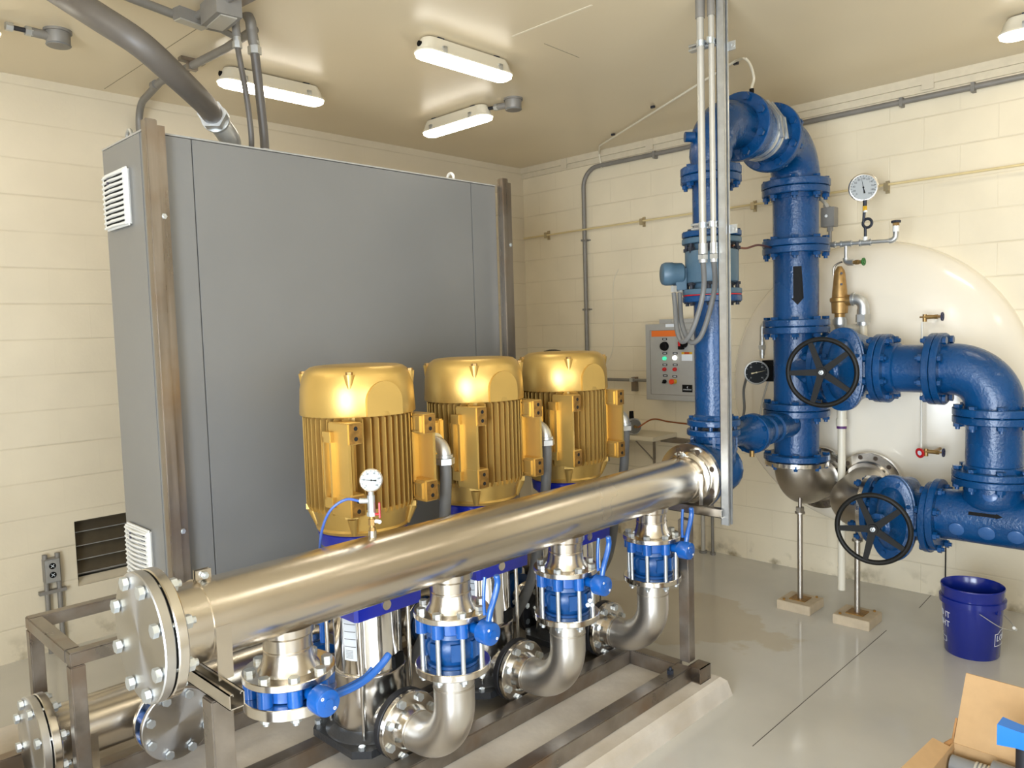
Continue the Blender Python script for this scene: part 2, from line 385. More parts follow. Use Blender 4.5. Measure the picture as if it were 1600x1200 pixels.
# hairline joints in the ceiling boards
c = M(); 
for (p, q) in (((1.714, 4.984, 3.287)[:2], (1.730, 3.677, 3.287)[:2]), ((3.148, 2.768, 3.287)[:2], (3.454, 2.781, 3.287)[:2])):
    d = V((q[0] - p[0], q[1] - p[1], 0)); c.obox(((p[0] + q[0]) / 2, (p[1] + q[1]) / 2, ZC - .0005), (d.length, .004, .001), d)
struct('trim_3', c, mat('ceiling_joint', (.30, .25, .16), .8))
p, q = (2.951, 2.811, 3.287), (2.955, 2.296, 3.287); d = V(q) - V(p)
struct('trim_5', M().obox(((p[0] + q[0]) / 2, (p[1] + q[1]) / 2, ZC - .0008), (d.length, .012, .0015), d), mat('ceiling_tape', (.80, .72, .55), .4))
# saw cuts in the floor slab
c = M()
for (p, q) in (((2.947, 1.518, 0.000)[:2], (4.591, 1.529, 0.000)[:2]), ((5.081, 1.501, 0.000)[:2], (5.369, 1.515, 0.000)[:2])):
    d = V((q[0] - p[0], q[1] - p[1], 0)); c.obox(((p[0] + q[0]) / 2, (p[1] + q[1]) / 2, .0004), (d.length, .0035, .0008), d)
struct('trim_4', c, mat('saw_cut', (.07, .06, .05), .8))

# wall louvre
t = thing('wall_vent', 'dark bronze louvred vent set low in the left block wall behind the grey cabinet', 'vent', (LX0 + .3, YW + .1, LZ0))
f = M(); f.box((LX0, YW + .06, LZ0), (LX0 + .02, YW + .16, LZ1)); f.box((LX1 - .02, YW + .06, LZ0), (LX1, YW + .16, LZ1))
f.box((LX0, YW + .06, LZ0), (LX1, YW + .16, LZ0 + .02)); f.box((LX0, YW + .06, LZ1 - .02), (LX1, YW + .16, LZ1)); part('frame', f, LOUV, t)
for k in range(4):
    z = LZ0 + .07 + k * .085
    bl = part('blade', M().obox(((LX0 + LX1) / 2, YW + .10, z + .02), (LX1 - LX0 - .04, .004, .085), (1, 0, 0), (0, .45, 1)), LOUV, t)
    part('blade_lip', M().box((LX0 + .02, YW + .078, z - .021), (LX1 - .02, YW + .086, z - .016)), GALV, bl)
part('sill', M().prism([(LX0 + .001, YW + .001, LZ0 + .002), (LX0 + .001, YW + .09, LZ0 + .03), (LX0 + .001, YW + .09, LZ0 + .002)], (LX1 - LX0 - .002, 0, 0)), WALLP, t)

# ------------------------------------------------------------------ ceiling lights
def lamp():
    t = thing('ceiling_light', '', 'light', (0, 0, ZC), 'vapour tight ceiling lights')
    L, W = .66, .135
    def stad(l, w, z):
        pts = []
        for k in range(21):
            a = -PI / 2 + PI * k / 20; pts.append((l / 2 - w / 2 + w / 2 * math.cos(a), w / 2 * math.sin(a), z))
        for k in range(21):
            a = PI / 2 + PI * k / 20; pts.append((-l / 2 + w / 2 + w / 2 * math.cos(a), w / 2 * math.sin(a), z))
        return pts
    ORG[t.name] = V((0, 0, 0))
    h = M(); h.rings([stad(L - .08, W - .05, -.008), stad(L - .05, W - .03, -.03), stad(L - .02, W - .01, -.07), stad(L, W, -.076), stad(L, W, -.084)])
    part('housing', h, CREAMP, t)
    d = M(); d.rings([stad(L - .012, W - .012, -.0842), stad(L - .014, W - .014, -.098), stad(L - .05, W - .05, -.108)]); part('diffuser', d, LAMP, t)
    for x in (-.2, .2):
        part('clip', M().box((x - .012, -W / 2 - .003, -.06), (x + .012, W / 2 + .003, -.05)).box((x - .012, -W / 2 - .003, -.08), (x + .012, -W / 2 + .0, -.05)).box((x - .012, W / 2, -.08), (x + .012, W / 2 + .003, -.05)), GALV, t)
        part('bracket', M().box((x - .02, -.04, -.01), (x + .02, .04, 0)), DARKB, t)
    part('end_plug', M().cyl((-L / 2 + .012, 0, -.045), (-L / 2 + .03, 0, -.045), .014), BLACK, t)
    return t
l0 = lamp()
LAMPS = [((2.35, 4.16), 0, 'vapour tight ceiling light seen behind the two hanging cabinet conduits'),
         ((2.89, 3.10), 0, 'largest bright vapour tight ceiling light, near the middle of the ceiling'),
         ((3.655, 4.03), -PI / 2, 'vapour tight ceiling light cabled to the round junction box in mid ceiling'),
         ((4.68, .70), PI / 2, 'ceiling light cut by the right edge, above the blue pipework'),
         ((.68, 4.19), PI, 'ceiling light cut by the left edge, cabled to a round junction box')]
HID = [((2.4, .6), 0), ((.2, 1.2), 0), ((.2, 3.0), 0), ((4.0, -.9), 0), ((-1.2, .2), 0)]  # unseen lamps, added for the light they give the room
for i, (xy, rz, lab) in enumerate(LAMPS):
    o = l0 if i == 0 else copy_tree(l0)
    o.location = (xy[0], xy[1], ZC); o.rotation_euler.z = rz; o['label'] = lab
for i, (xy, rz) in enumerate(HID):
    o = copy_tree(l0); o.location = (xy[0], xy[1], ZC); o.rotation_euler.z = rz; o['label'] = 'unseen ceiling light added above and behind the viewer to light the room'

def jbox(c, toward, lab):
    t = thing('junction_box', lab, 'junction box', (c[0], c[1], ZC), 'round ceiling junction boxes')
    c = V((c[0], c[1], ZC)); b = M(); b.cyl(c, c - V((0, 0, .012)), .062); b.lathe(c - V((0, 0, .008)), (0, 0, -1), [(0, .054), (.062, .052), (.066, .05)]); part('body', b, COND, t)
    part('cover', M().disc(c - V((0, 0, .066)), (0, 0, -1), .055, .006), GREYF, t)
    d = V((toward[0] - c.x, toward[1] - c.y, 0)).normalized()
    part('hub', M().cyl(c + d * .03 - V((0, 0, .035)), c + d * .115 - V((0, 0, .035)), .021), COND, t)
    b = M(); q = c - V((0, 0, .035)); b.hex(q + d * .11, q + d * .14, .022); part('cable_gland', b, GALV, t); part('cable_gland', M().hex(q + d * .19, q + d * .22, .02), GALV, t); part('cable', M().cyl(q + d * .13, q + d * .20, .011), RUBBER, t)
    return t
jbox((1.25, 4.20), (.9, 4.19), 'round grey junction box at the top left of the ceiling')
jbox((3.72, 3.55), (3.66, 3.75), 'round grey junction box in mid ceiling beside a lit lamp')

# ------------------------------------------------------------------ pad and skid
HY, HZ, SY, SZ = 2.073, 1.023, 3.2, .33
PXS = [1.775, 2.41, 3.04]
PD = .095
b = M()
def loop(x0, y0, x1, y1, z): return [(x0, y0, z), (x1, y0, z), (x1, y1, z), (x0, y1, z)]
b.rings([loop(.40, 1.805, 3.31, 4.02, 0), loop(.42, 1.82, 3.285, 4.0, PD - .02), loop(.44, 1.845, 3.262, 3.98, PD)])
solo('equipment_pad', b, CONC, 'raised concrete pad with sloping top edge under the raw steel pump frame', 'pad', (1.9, 2.9, 0), ang=15)
b0 = M()
skid = thing('pump_skid_frame', 'welded raw steel frame of box tube carrying the pumps, pipes and cabinet', 'frame', (2, 2.6, PD))
RT = PD + .075
for (y0, y1, n) in ((1.918, 1.99, 'rail'), (2.255, 2.33, 'rail'), (2.66, 2.73, 'rail'), (3.15, 3.22, 'rail'), (3.50, 3.56, 'rail')):
    part(n, M().box((.55, y0, PD), (3.125 if y0 < 2 else 3.10, y1, RT), .004), FRAME, skid)
part('cross_rail', M().box((3.10, 1.992, PD), (3.165, 3.6, RT), .004), FRAME, skid)
part('cross_rail', M().box((.55, 1.992, PD - .0005), (.62, 3.6, RT - .001), .004), FRAME, skid)
b = M(); cx, cy = 3.165, 1.86   # open box-tube stub at the frame corner
b.box((3.127, 1.872, PD), (3.22, 1.876, RT)); b.box((3.127, 1.932, PD), (3.22, 1.936, RT)); b.box((3.127, 1.872, RT - .004), (3.22, 1.936, RT)); b.box((3.127, 1.872, PD), (3.22, 1.936, PD + .004))
part('tube_stub', b, FRAME, skid)
part('anchor_bolt', M().cyl((3.0, 1.955, RT), (3.0, 1.955, RT + .03), .008).hex((3.0, 1.955, RT), (3.0, 1.955, RT + .018), .017), DARKB, skid)
part('header_post', M().box((3.15, 1.945, RT), (3.205, 2.0, .865), .004), FRAME, skid)
part('header_post', M().box((.835, 1.945, RT), (.895, 2.005, .845), .004), FRAME, skid)
def strut_mb(a, b, up=(0, 0, 1), w=.041, t=.003, lip=.007):
    """C-channel strut from a to b, open side towards up"""
    m_ = M(); a = V(a); b = V(b); d = (b - a); L = d.length; c = (a + b) / 2; d.normalize(); up = V(up); wv = up.cross(d).normalized(); up = d.cross(wv)
    m_.obox(c - up * (w / 2 - t / 2), (L, w, t), d, up)
    for s in (-1, 1):
        m_.obox(c + wv * s * (w / 2 - t / 2), (L, t, w), d, up); m_.obox(c + wv * s * (w / 2 - .011 / 2) + up * (w / 2 - t / 2), (L, .011, t), d, up)
        m_.obox(c + wv * s * (w / 2 - .0105) + up * (w / 2 - lip / 2), (L, .002, lip), d, up)
    return m_
part('strut_channel', strut_mb((.865, 2.22, .867), (.865, 1.86, .867)), STEELB, skid, 'bright strut channel across the left header post')
part('strut_channel', strut_mb((3.30, 2.24, .887), (3.30, 1.84, .887)), STEEL, skid)
# tall uprights that carry the cabinet
for x0, yq in ((1.272, 3.27), (3.315, 3.27)):
    b = M(); b.box((x0, yq, RT), (x0 + .048, yq + .05, 2.69), .004); b.box((x0 + .046, yq + .012, RT), (x0 + .082, yq + .052, 2.67))
    up = part('upright', b, FRAMEV, skid)
    for z in (2.30, .98): part('bolt', M().hex((x0 + .055, yq, z), (x0 + .055, yq + .012, z), .012).cyl((x0 + .055, yq - .004, z), (x0 + .055, yq, z), .007), BOLTM, up)
# cabinet stand at the left end
for (y) in (2.985, 3.50):
    part('leg', M().box((.79, y, PD), (.84, y + .05, .648), .004), FRAME, skid)
    part('stand_rail', M().box((.79, y, .65), (3.2, y + .05, .70), .004), FRAME, skid)
part('stand_rail', M().box((.788, 3.037, .6495), (.84, 3.498, .7005), .004), FRAME, skid)
for x in (1.9, 3.15):
    for y in (2.985, 3.50): part('leg', M().box((x, y, RT if y > 3.4 else PD), (x + .05, y + .05, .648)), FRAME, skid)

# ------------------------------------------------------------------ headers
def band_clamp(parent, c, r, m, w=.04, ear=(0, 0, 1), tail=None):
    c = V(c); b = M(); b.annulus(c - V((w / 2, 0, 0)), (1, 0, 0), r + .004, r - .001, w, 56)
    for s in (-1, 1): b.box((c.x - w / 2, c.y + s * .007 - .003 + .0, c.z + r), (c.x + w / 2, c.y + s * .007 + .003, c.z + r + .03))
    if tail:
        for s in (-1, 1): b.box((c.x - w / 2, c.y + s * (r + .001), c.z - r - tail), (c.x + w / 2, c.y + s * (r + .005), c.z + .01))
    o = part('strap', b, m, parent); q = M(); q.cyl((c.x, c.y - .03, c.z + r + .016), (c.x, c.y + .03, c.z + r + .016), .005); q.hex((c.x, c.y - .022, c.z + r + .016), (c.x, c.y - .012, c.z + r + .016), .010); q.hex((c.x, c.y + .012, c.z + r + .016), (c.x, c.y + .022, c.z + r + .016), .010)
    part('clamp_bolt', q, BOLTM, o)

R8, F8 = .1095, .171
def blind_end(t, x, y, z, R, F, m_bolt=BOLTM):
    a = part('blind_flange', M().disc((x, y, z), (1, 0, 0), F, .028, .003, 64), FACEX, t)
    part('gasket', M().disc((x + .0282, y, z), (1, 0, 0), F - .018, .005, .0005), BLACKG, t)
    f = M().disc((x + .0335, y, z), (1, 0, 0), F, .028, .003, 64); f.lathe((x + .0615, y, z), (1, 0, 0), [(0, R + .022), (.014, R + .014), (.0145, R)])
    part('flange', f, STEELB, t)
    bolts(t, (x + .031, y, z), (-1, 0, 0), F - .026, 8, .0105, .068, BOLTM)

hd = thing('discharge_header', 'long brushed stainless header pipe with a blind flange on its near end', 'pipe', (2.1, HY, HZ))
part('pipe', M().cyl((.76, HY, HZ), (3.355, HY, HZ), R8, seg=80), STEEL, hd)
blind_end(hd, .711, HY, HZ, R8, F8)
# far slip-on flange with open bolt holes
f = M(); f.annulus((3.372, HY, HZ), (1, 0, 0), F8, R8 + .004, .024, 64); f.lathe((3.345, HY, HZ), (1, 0, 0), [(0, R8), (.006, R8 + .006), (.012, R8 + .018), (.018, R8 + .02), (.028, R8 + .004)], 64)
part('flange', f, STEELB, hd)
x_, y_, z_ = frame_of((1, 0, 0))
for k in range(8):
    a = 2 * PI * (k + .5) / 8; p = V((3.3715, HY, HZ)) + (x_ * math.cos(a) + y_ * math.sin(a)) * (F8 - .028)
    part('bolt_hole', M().cyl(p, p + V((.001, 0, 0)), .0135, seg=20), HOLE, hd)
for x in [1.13] + PXS:
    b = M(); b.lathe((x, HY, HZ - .085), (0, 0, -1), [(0, .082), (.022, .080), (.03, .0725), (.066, .071), (.068, .0735), (.073, .0735), (.075, .071), (.105, .076), (.133, .092)], 48)
    part('branch_neck', b, CASTSS if 0 else STEEL, hd)
    b = M(); b.disc((x, HY, .785), (0, 0, 1), .136, .021, .002, 64); part('branch_flange', b, STEELB, hd)
band_clamp(hd, (.885, HY, HZ), R8, STEEL, .042, tail=.026)
band_clamp(hd, (3.30, HY, HZ), R8, STEEL, .03, tail=.004)
b = M(); b.cyl((1.45, HY, HZ + R8 - .004), (1.45, HY, HZ + R8 + .02), .0135); part('threaded_boss', b, STEELB, hd)

sh = thing('suction_header', 'low stainless suction header behind the pumps with its own blind flange', 'pipe', (2.1, SY, SZ))
part('pipe', M().cyl((.75, SY, SZ), (3.55, SY, SZ), R8, seg=64), STEEL, sh)
blind_end(sh, .700, SY, SZ, R8, F8)
band_clamp(sh, (.875, SY, SZ), R8, STEEL, .036, tail=.04)
part('end_flange', M().disc((3.55, SY, SZ), (1, 0, 0), F8, .03, .003), STEELB, sh)
for x in [1.13] + PXS:
    part('branch_neck', M().lathe((x, SY - .09, SZ), (0, -1, 0), [(0, .075), (.06, .072), (.085, .078)], 40), STEEL, sh)
    part('branch_flange', M().disc((x, SY - .175, SZ), (0, -1, 0), .136, .02, .002, 48), STEELB, sh)

# pressure gauge and isolating valve on the header
def gauge(t, c, d, r, dial, ring, ndl=(PI * .97, BLACK), ticks=11, depth=.03, right=None, numerals=None, txt=BLACK):
    """round gauge; d points to the viewer"""
    c = V(c); d = V(d).normalized(); bz = part('case', M().lathe(c - d * depth, d, [(0, r * .9), (.003, r * .98), (depth * .8, r * .98), (depth * .82, r * 1.06), (depth, r * 1.06), (depth + .003, r * .98), (depth + .0035, r * .93), (depth, r * .92)], 48), ring, t)
    f = part('dial', M().lathe(c + d * .0005, d, [(0, r * .93), (.001, r * .925)], 48), dial, t)
    right = V((0, 0, 1)).cross(d).normalized(); up = d.cross(right)
    tk = M()
    for k in range(ticks):
        a = math.radians(225 - 270 * k / (ticks - 1)); v = right * math.cos(a) + up * math.sin(a)
        tk.obox(c + d * .0017 + v * r * .84, (r * .1, r * .03, .0003), v, d)
    part('scale_marks', tk, txt, f)
    if numerals:
        nm = M()
        for k, s in enumerate(numerals):
            a = math.radians(225 - 270 * k / (len(numerals) - 1)); v = right * math.cos(a) + up * math.sin(a)
            q = place_mb(text_mb(s, r * .19, .0002), c + d * .0018 + v * r * .66, right, up); me = bpy.data.meshes.new('x'); q.bm.to_mesh(me); q.bm.free(); nm.bm.from_mesh(me); bpy.data.meshes.remove(me)
        part('numerals', nm, txt, f)
    v = right * math.cos(ndl[0]) + up * math.sin(ndl[0])
    part('needle', M().prism([c + d * .003 + v * r * .82, c + d * .003 - v * r * .12 + v.cross(d) * r * .03, c + d * .003 - v * r * .45 + v.cross(d) * r * .07, c + d * .003 - v * r * .45 - v.cross(d) * r * .07, c + d * .003 - v * r * .12 - v.cross(d) * r * .03], d * .0006).cyl(c + d * .002, c + d * .0045, r * .07), ndl[1], t)
    return bz
ZT = HZ + R8 + .018
t = thing('pressure_gauge', 'small round pressure gauge with red-levered isolating valve on the header pipe', 'gauge', (1.45, HY, ZT))
b = M(); b.hex((1.45, HY, ZT), (1.45, HY, ZT + .012), .011); b.cyl((1.45, HY, ZT + .012), (1.45, HY, ZT + .05), .008); b.hex((1.45, HY, ZT + .02), (1.45, HY, ZT + .04), .0125); part('valve_body', b, BRASS, t)
b = M(); b.cyl((1.45, HY, ZT + .05), (1.45, HY, ZT + .118), .0125); b.hex((1.45, HY, ZT + .05), (1.45, HY, ZT + .062), .0155); b.cyl((1.45, HY, ZT + .1), (1.425, HY + .028, ZT + .1), .009); b.cyl((1.45, HY, ZT + .118), (1.45, HY, ZT + .135), .009); part('tee', b, BOLTM, t)
b = M(); b.cyl((1.45, HY, ZT + .032), (1.464, HY - .016, ZT + .032), .006); b.ball((1.466, HY - .019, ZT + .030), .007); part('drain_nipple', b, WHITEP, t)
b = M(); b.obox((1.469, HY - .018, ZT + .068), (.005, .012, .05), (1, -1, 0), (0, 0, 1)); b.cyl((1.455, HY - .006, ZT + .055), (1.469, HY - .018, ZT + .055), .004); part('lever', b, RED, t)
gauge(t, (1.449, HY - .006, ZT + .168), (-.45, -.85, .08), .036, DIAL, STEELB, (PI * .955, BLACK), numerals=['0', '30', '60', '90', '120', '160'], depth=.028)
tb = smooth([(1.425, HY + .028, ZT + .1), (1.385, HY + .05, ZT + .108), (1.345, HY + .085, ZT + .07), (1.33, HY + .12, ZT - .02), (1.335, HY + .135, ZT - .14), (1.36, HY + .15, ZT - .30)], 8)
solo('sensing_tube', M().tube(tb, .0045, 10), mat('blue_tube', (.05, .11, .38), .35), 'thin blue plastic tube looping from the header gauge down behind the pipe', 'tube', (1.4, HY + .05, ZT))

# ------------------------------------------------------------------ butterfly valves, check valves, elbows (one set per branch)
def butterfly(x, kind, label):
    t = thing('butterfly_valve', label, 'valve', (x, HY, .735), 'blue lever butterfly valves')
    c = V((x, HY, 0)); b = M(); b.lathe((x, HY, .736), (0, 0, 1), [(0, .098), (.004, .102), (.044, .102), (.0485, .098)], 48)
    part('body', b, VALVEB, t)
    for k in range(8):
        a = 2 * PI * (k + .5) / 8; p = V((x + .112 * math.cos(a), HY + .112 * math.sin(a), .735)); part('lug', M().cyl(p, p + V((0, 0, .049)), .0225, seg=20), VALVEB, t)
    hy = HY - .1; z = .758
    b = M(); b.cyl((x, hy, z), (x, hy - .055, z), .019, seg=24); b.cyl((x, hy - .045, z), (x, hy - .06, z), .024, seg=24); part('neck', b, VALVEB, t)
    hb = part('hub', M().lathe((x, hy - .058, z), (0, -1, 0), [(0, .034), (.004, .0405), (.044, .0405), (.052, .0375), (.0535, .034)], 40).cyl((x, hy - .05, z), (x, hy - .115, z), .014), VALVEB, t)
    for s in (-1, 1): part('screw', M().annulus((x + s * .019, hy - .1113, z - s * .019), (0, -1, 0), .0048, .0024, .001, 16), WHITEP, hb)
    if kind == 'up': v = V((.22, 0, 1)).normalized(); u = V((1, 0, -.22)).normalized()
    else: v = V((1, 0, .02)).normalized(); u = V((0, 0, 1))
    h = V((x, hy - .083, z))
    P = [h + v * .03, h + v * .075 + u * .004, h + v * .12 + u * .016, h + v * .165 + u * .022, h + v * .195 + u * .012] if kind == 'up' else [h + v * .03, h + v * .10, h + v * .15 + u * .008, h + v * .20 + u * .03, h + v * .235 + u * .055]
    lv = M().tube(smooth(P, 8), [.011] * 16 + [.0115] * 16 + [.009], 14); part('lever', lv, VALVEB, t)
    o = V((0, .022, 0)); s_ = -1 if kind == 'up' else 1
    P2 = [h + o + v * .055, h + o + v * .10 - u * .012 * (1 if kind == 'up' else 0), h + o + v * .155 - u * .02 * (1 if kind == 'up' else -.3), h + o + v * .185 - u * .022 * (1 if kind == 'up' else -1)]
    b = M().tube(smooth(P2, 6), .0062, 10); b.cyl(h + v * .06, h + o + v * .06, .005); part('trigger', b, VALVEB, t)
    return t
butterfly(1.13, 'side', 'blue butterfly valve under the header with its lever lying sideways')
butterfly(PXS[0], 'up', 'blue butterfly valve with raised lever above the elbow of the nearest pump')
butterfly(PXS[1], 'up', 'blue butterfly valve with raised lever above the elbow of the middle pump')
butterfly(PXS[2], 'up', 'blue butterfly valve with raised lever above the elbow of the farthest pump')
# blind flange closing the unused branch
t = thing('blind_flange', 'stainless blind flange bolted under the sideways-lever valve of the unused branch', 'flange', (1.13, HY, .70))
part('plate', M().disc((1.13, HY, .7345), (0, 0, -1), .136, .034, .002, 64), STEELB, t)
bolts(t, (1.13, HY, .754), (0, 0, 1), .112, 8, .0095, .104, BOLTM, nut=True)

def check_valve(x, label, mark=False):
    t = thing('check_valve', label, 'valve', (x, HY, .612), 'blue check valves')
    b = M(); b.lathe((x, HY, .612), (0, 0, 1), [(0, .094), (.012, .097), (.014, .084), (.03, .088), (.05, .1), (.08, .1), (.1, .09), (.106, .084), (.108, .097), (.1225, .094)], 56)
    part('body', b, CHECKB, t)
    for k in range(8):
        a = 2 * PI * k / 8 + .2; d = V((math.cos(a), math.sin(a), 0)); part('rib', M().obox(V((x, HY, .675)) + d * .098, (.012, .038, .06), d), CHECKB, t)
    for k in range(8):
        a = 2 * PI * (k + .5) / 8; p = V((x + .112 * math.cos(a), HY + .112 * math.sin(a), .56))
        b = M().cyl(p, p + V((0, 0, .19)), .0085, seg=16); b.hex(p + V((0, 0, .010)), p + V((0, 0, .0245)), .016); b.hex((p.x, p.y, .8065), (p.x, p.y, .8205), .016)
        part('stud', b, BOLTM, t)
    if mark:
        d = V((-.35, -.94, 0)).normalized(); r_ = V((0, 0, 1)).cross(d)
        q = M()
        for (u, v) in ((0, .012), (-.011, -.004), (.009, -.008)): q.cyl(V((x, HY, .665)) + d * .103 + V((0, 0, v)) + r_ * (u + .05), V((x, HY, .665)) + d * .1085 + V((0, 0, v)) + r_ * (u + .05), .009, seg=16)
        part('cast_mark', q, LABEL, t)
    return t
check_valve(PXS[0], 'blue check valve caged by studs on the nearest pump discharge')
check_valve(PXS[1], 'blue check valve caged by studs on the middle pump discharge', True)
check_valve(PXS[2], 'blue check valve caged by studs on the farthest pump discharge')

EZ = .27
def elbow_thing(x, label):
    t = thing('discharge_elbow', label, 'pipe elbow', (x, HY + .1, EZ), 'cast stainless discharge elbows')
    part('upper_flange', M().disc((x, HY, .585), (0, 0, 1), .136, .026, .003, 64), STEELB, t)
    pts = fillet([(x, HY, .586), (x, HY, EZ), (x, HY + .285, EZ)], .19, 20)
    part('bend', M().tube(pts, .0745, 40), SATIN, t)
    part('weld_bead', M().annulus((x, HY, .518), (0, 0, 1), .0765, .073, .006), CASTSS, t); part('weld_bead', M().annulus((x, HY + .21, EZ), (0, 1, 0), .0765, .073, .006), CASTSS, t)
    part('side_flange', M().disc((x, HY + .262, EZ), (0, 1, 0), .136, .024, .003, 64).lathe((x, HY + .225, EZ), (0, 1, 0), [(0, .075), (.037, .086)], 40), STEELB, t)
    bolts(t, (x, HY + .286, EZ), (0, -1, 0), .112, 8, .0095, .05, BOLTM)
    return t
elbow_thing(PXS[0], 'stainless discharge elbow joined to the nearest pump')
elbow_thing(PXS[1], 'stainless discharge elbow joined to the middle pump')
elbow_thing(PXS[2], 'stainless discharge elbow joined to the farthest pump')

# ------------------------------------------------------------------ pumps
PY = 2.6
def make_pump():
    x, y = PXS[0], PY
    t = thing('vertical_pump', '', 'pump', (x, y, RT), 'vertical stainless pumps')
    z = RT
    b = M(); b.rings([[(x + sx * .19, y + sy * .19, zz) for sx, sy in ((-1, -.72), (-.72, -1), (.72, -1), (1, -.72), (1, .72), (.72, 1), (-.72, 1), (-1, .72))] for zz in (z, z + .03)])
    b.lathe((x, y, z + .03), (0, 0, 1), [(0, .185), (.008, .18), (.02, .16), (.035, .152)], 40)
    part('base', b, CASTIRON, t)
    for sx in (-1, 1):
        for sy in (-1, 1): part('base_bolt', M().hex((x + sx * .155, y + sy * .155, z + .03), (x + sx * .155, y + sy * .155, z + .045), .014), BOLTM, t)
    b = M(); b.lathe((x, y, z + .05), (0, 0, 1), [(0, .146), (.01, .149), (.18, .149), (.2, .146), (.225, .152), (.232, .152), (.236, .146)], 48)
    for s in (-1, 1): b.cyl((x, y + s * .1, EZ), (x, y + s * .205, EZ), .08)
    part('volute', b, STEELB, t)
    part('port_flange', M().disc((x, y - .205, EZ), (0, -1, 0), .136, .03, .003), RUBBER, t, 'black port flange')
    part('port_flange', M().disc((x, y + .205, EZ), (0, 1, 0), .136, .03, .003), RUBBER, t, 'black port flange')
    b = M(); b.cyl((x - .05, y - .14, .235), (x - .05, y - .175, .235), .012); part('drain_plug', b, STEELB, t)
    part('sleeve', M().lathe((x, y, z + .28), (0, 0, 1), [(0, .137), (.25, .137)], 56), POLISH, t)
    for sx in (-1, 1):
        for sy in (-1, 1): part('tie_rod', M().cyl((x + sx * .118, y + sy * .118, z + .03), (x + sx * .118, y + sy * .118, .72), .0085, seg=14), STEELB, t)
    # motor stool / head
    def sq(h, c, zz): return [(x + sx * a, y + sy * bb, zz) for sx, sy, a, bb in ((-1, -1, h, h - c), (-1, -1, h - c, h), (1, -1, h - c, h), (1, -1, h, h - c), (1, 1, h, h - c), (1, 1, h - c, h), (-1, 1, h - c, h), (-1, 1, h, h - c))]
    b = M(); b.rings([sq(.162, .012, .70), sq(.164, .012, .775), sq(.158, .02, .782)])
    b.lathe((x, y, .78), (0, 0, 1), [(0, .15), (.03, .135), (.10, .13), (.16, .14), (.19, .172), (.235, .178), (.24, .172)], 48)
    part('head', b, PUMPB, t)
    b = M().cyl((x - .02, y - .162, .735), (x - .02, y - .168, .735), .02, seg=20); part('priming_plug', b, STEELB, t)
    # terminal blister, nameplate
    a0 = math.radians(205)
    q = M().box((-.028, -.085, 0), (.028, .085, .0006)); bmesh.ops.subdivide_edges(q.bm, edges=[e for e in q.bm.edges if abs(e.verts[0].co.x - e.verts[1].co.x) > .01], cuts=8)
    npl = part('nameplate', wrap_mb(q, (x, y, .60), .1375, a0), LABEL, t, 'pale printed nameplate')
    q = M()
    for k, yy in enumerate((.06, .03, .0, -.03)): q.box((-.025, yy, .0007), (.025, yy + .0022, .0010))
    for k in range(6): q.box((-.02, -.045 - k * .006, .0007), (.012, -.0435 - k * .006, .0010))
    bmesh.ops.subdivide_edges(q.bm, edges=[e for e in q.bm.edges if abs(e.verts[0].co.x - e.verts[1].co.x) > .01], cuts=8)
    part('print', wrap_mb(q, (x, y, .60), .1375, a0), BLACK, npl)
    b = M(); q = wrap_mb(M().box((-.03, 0, 0), (.03, .05, .012)), (x, y, z + .285), .137, math.radians(292)); part('sensor_cover', q, BLACK, t)
    return t
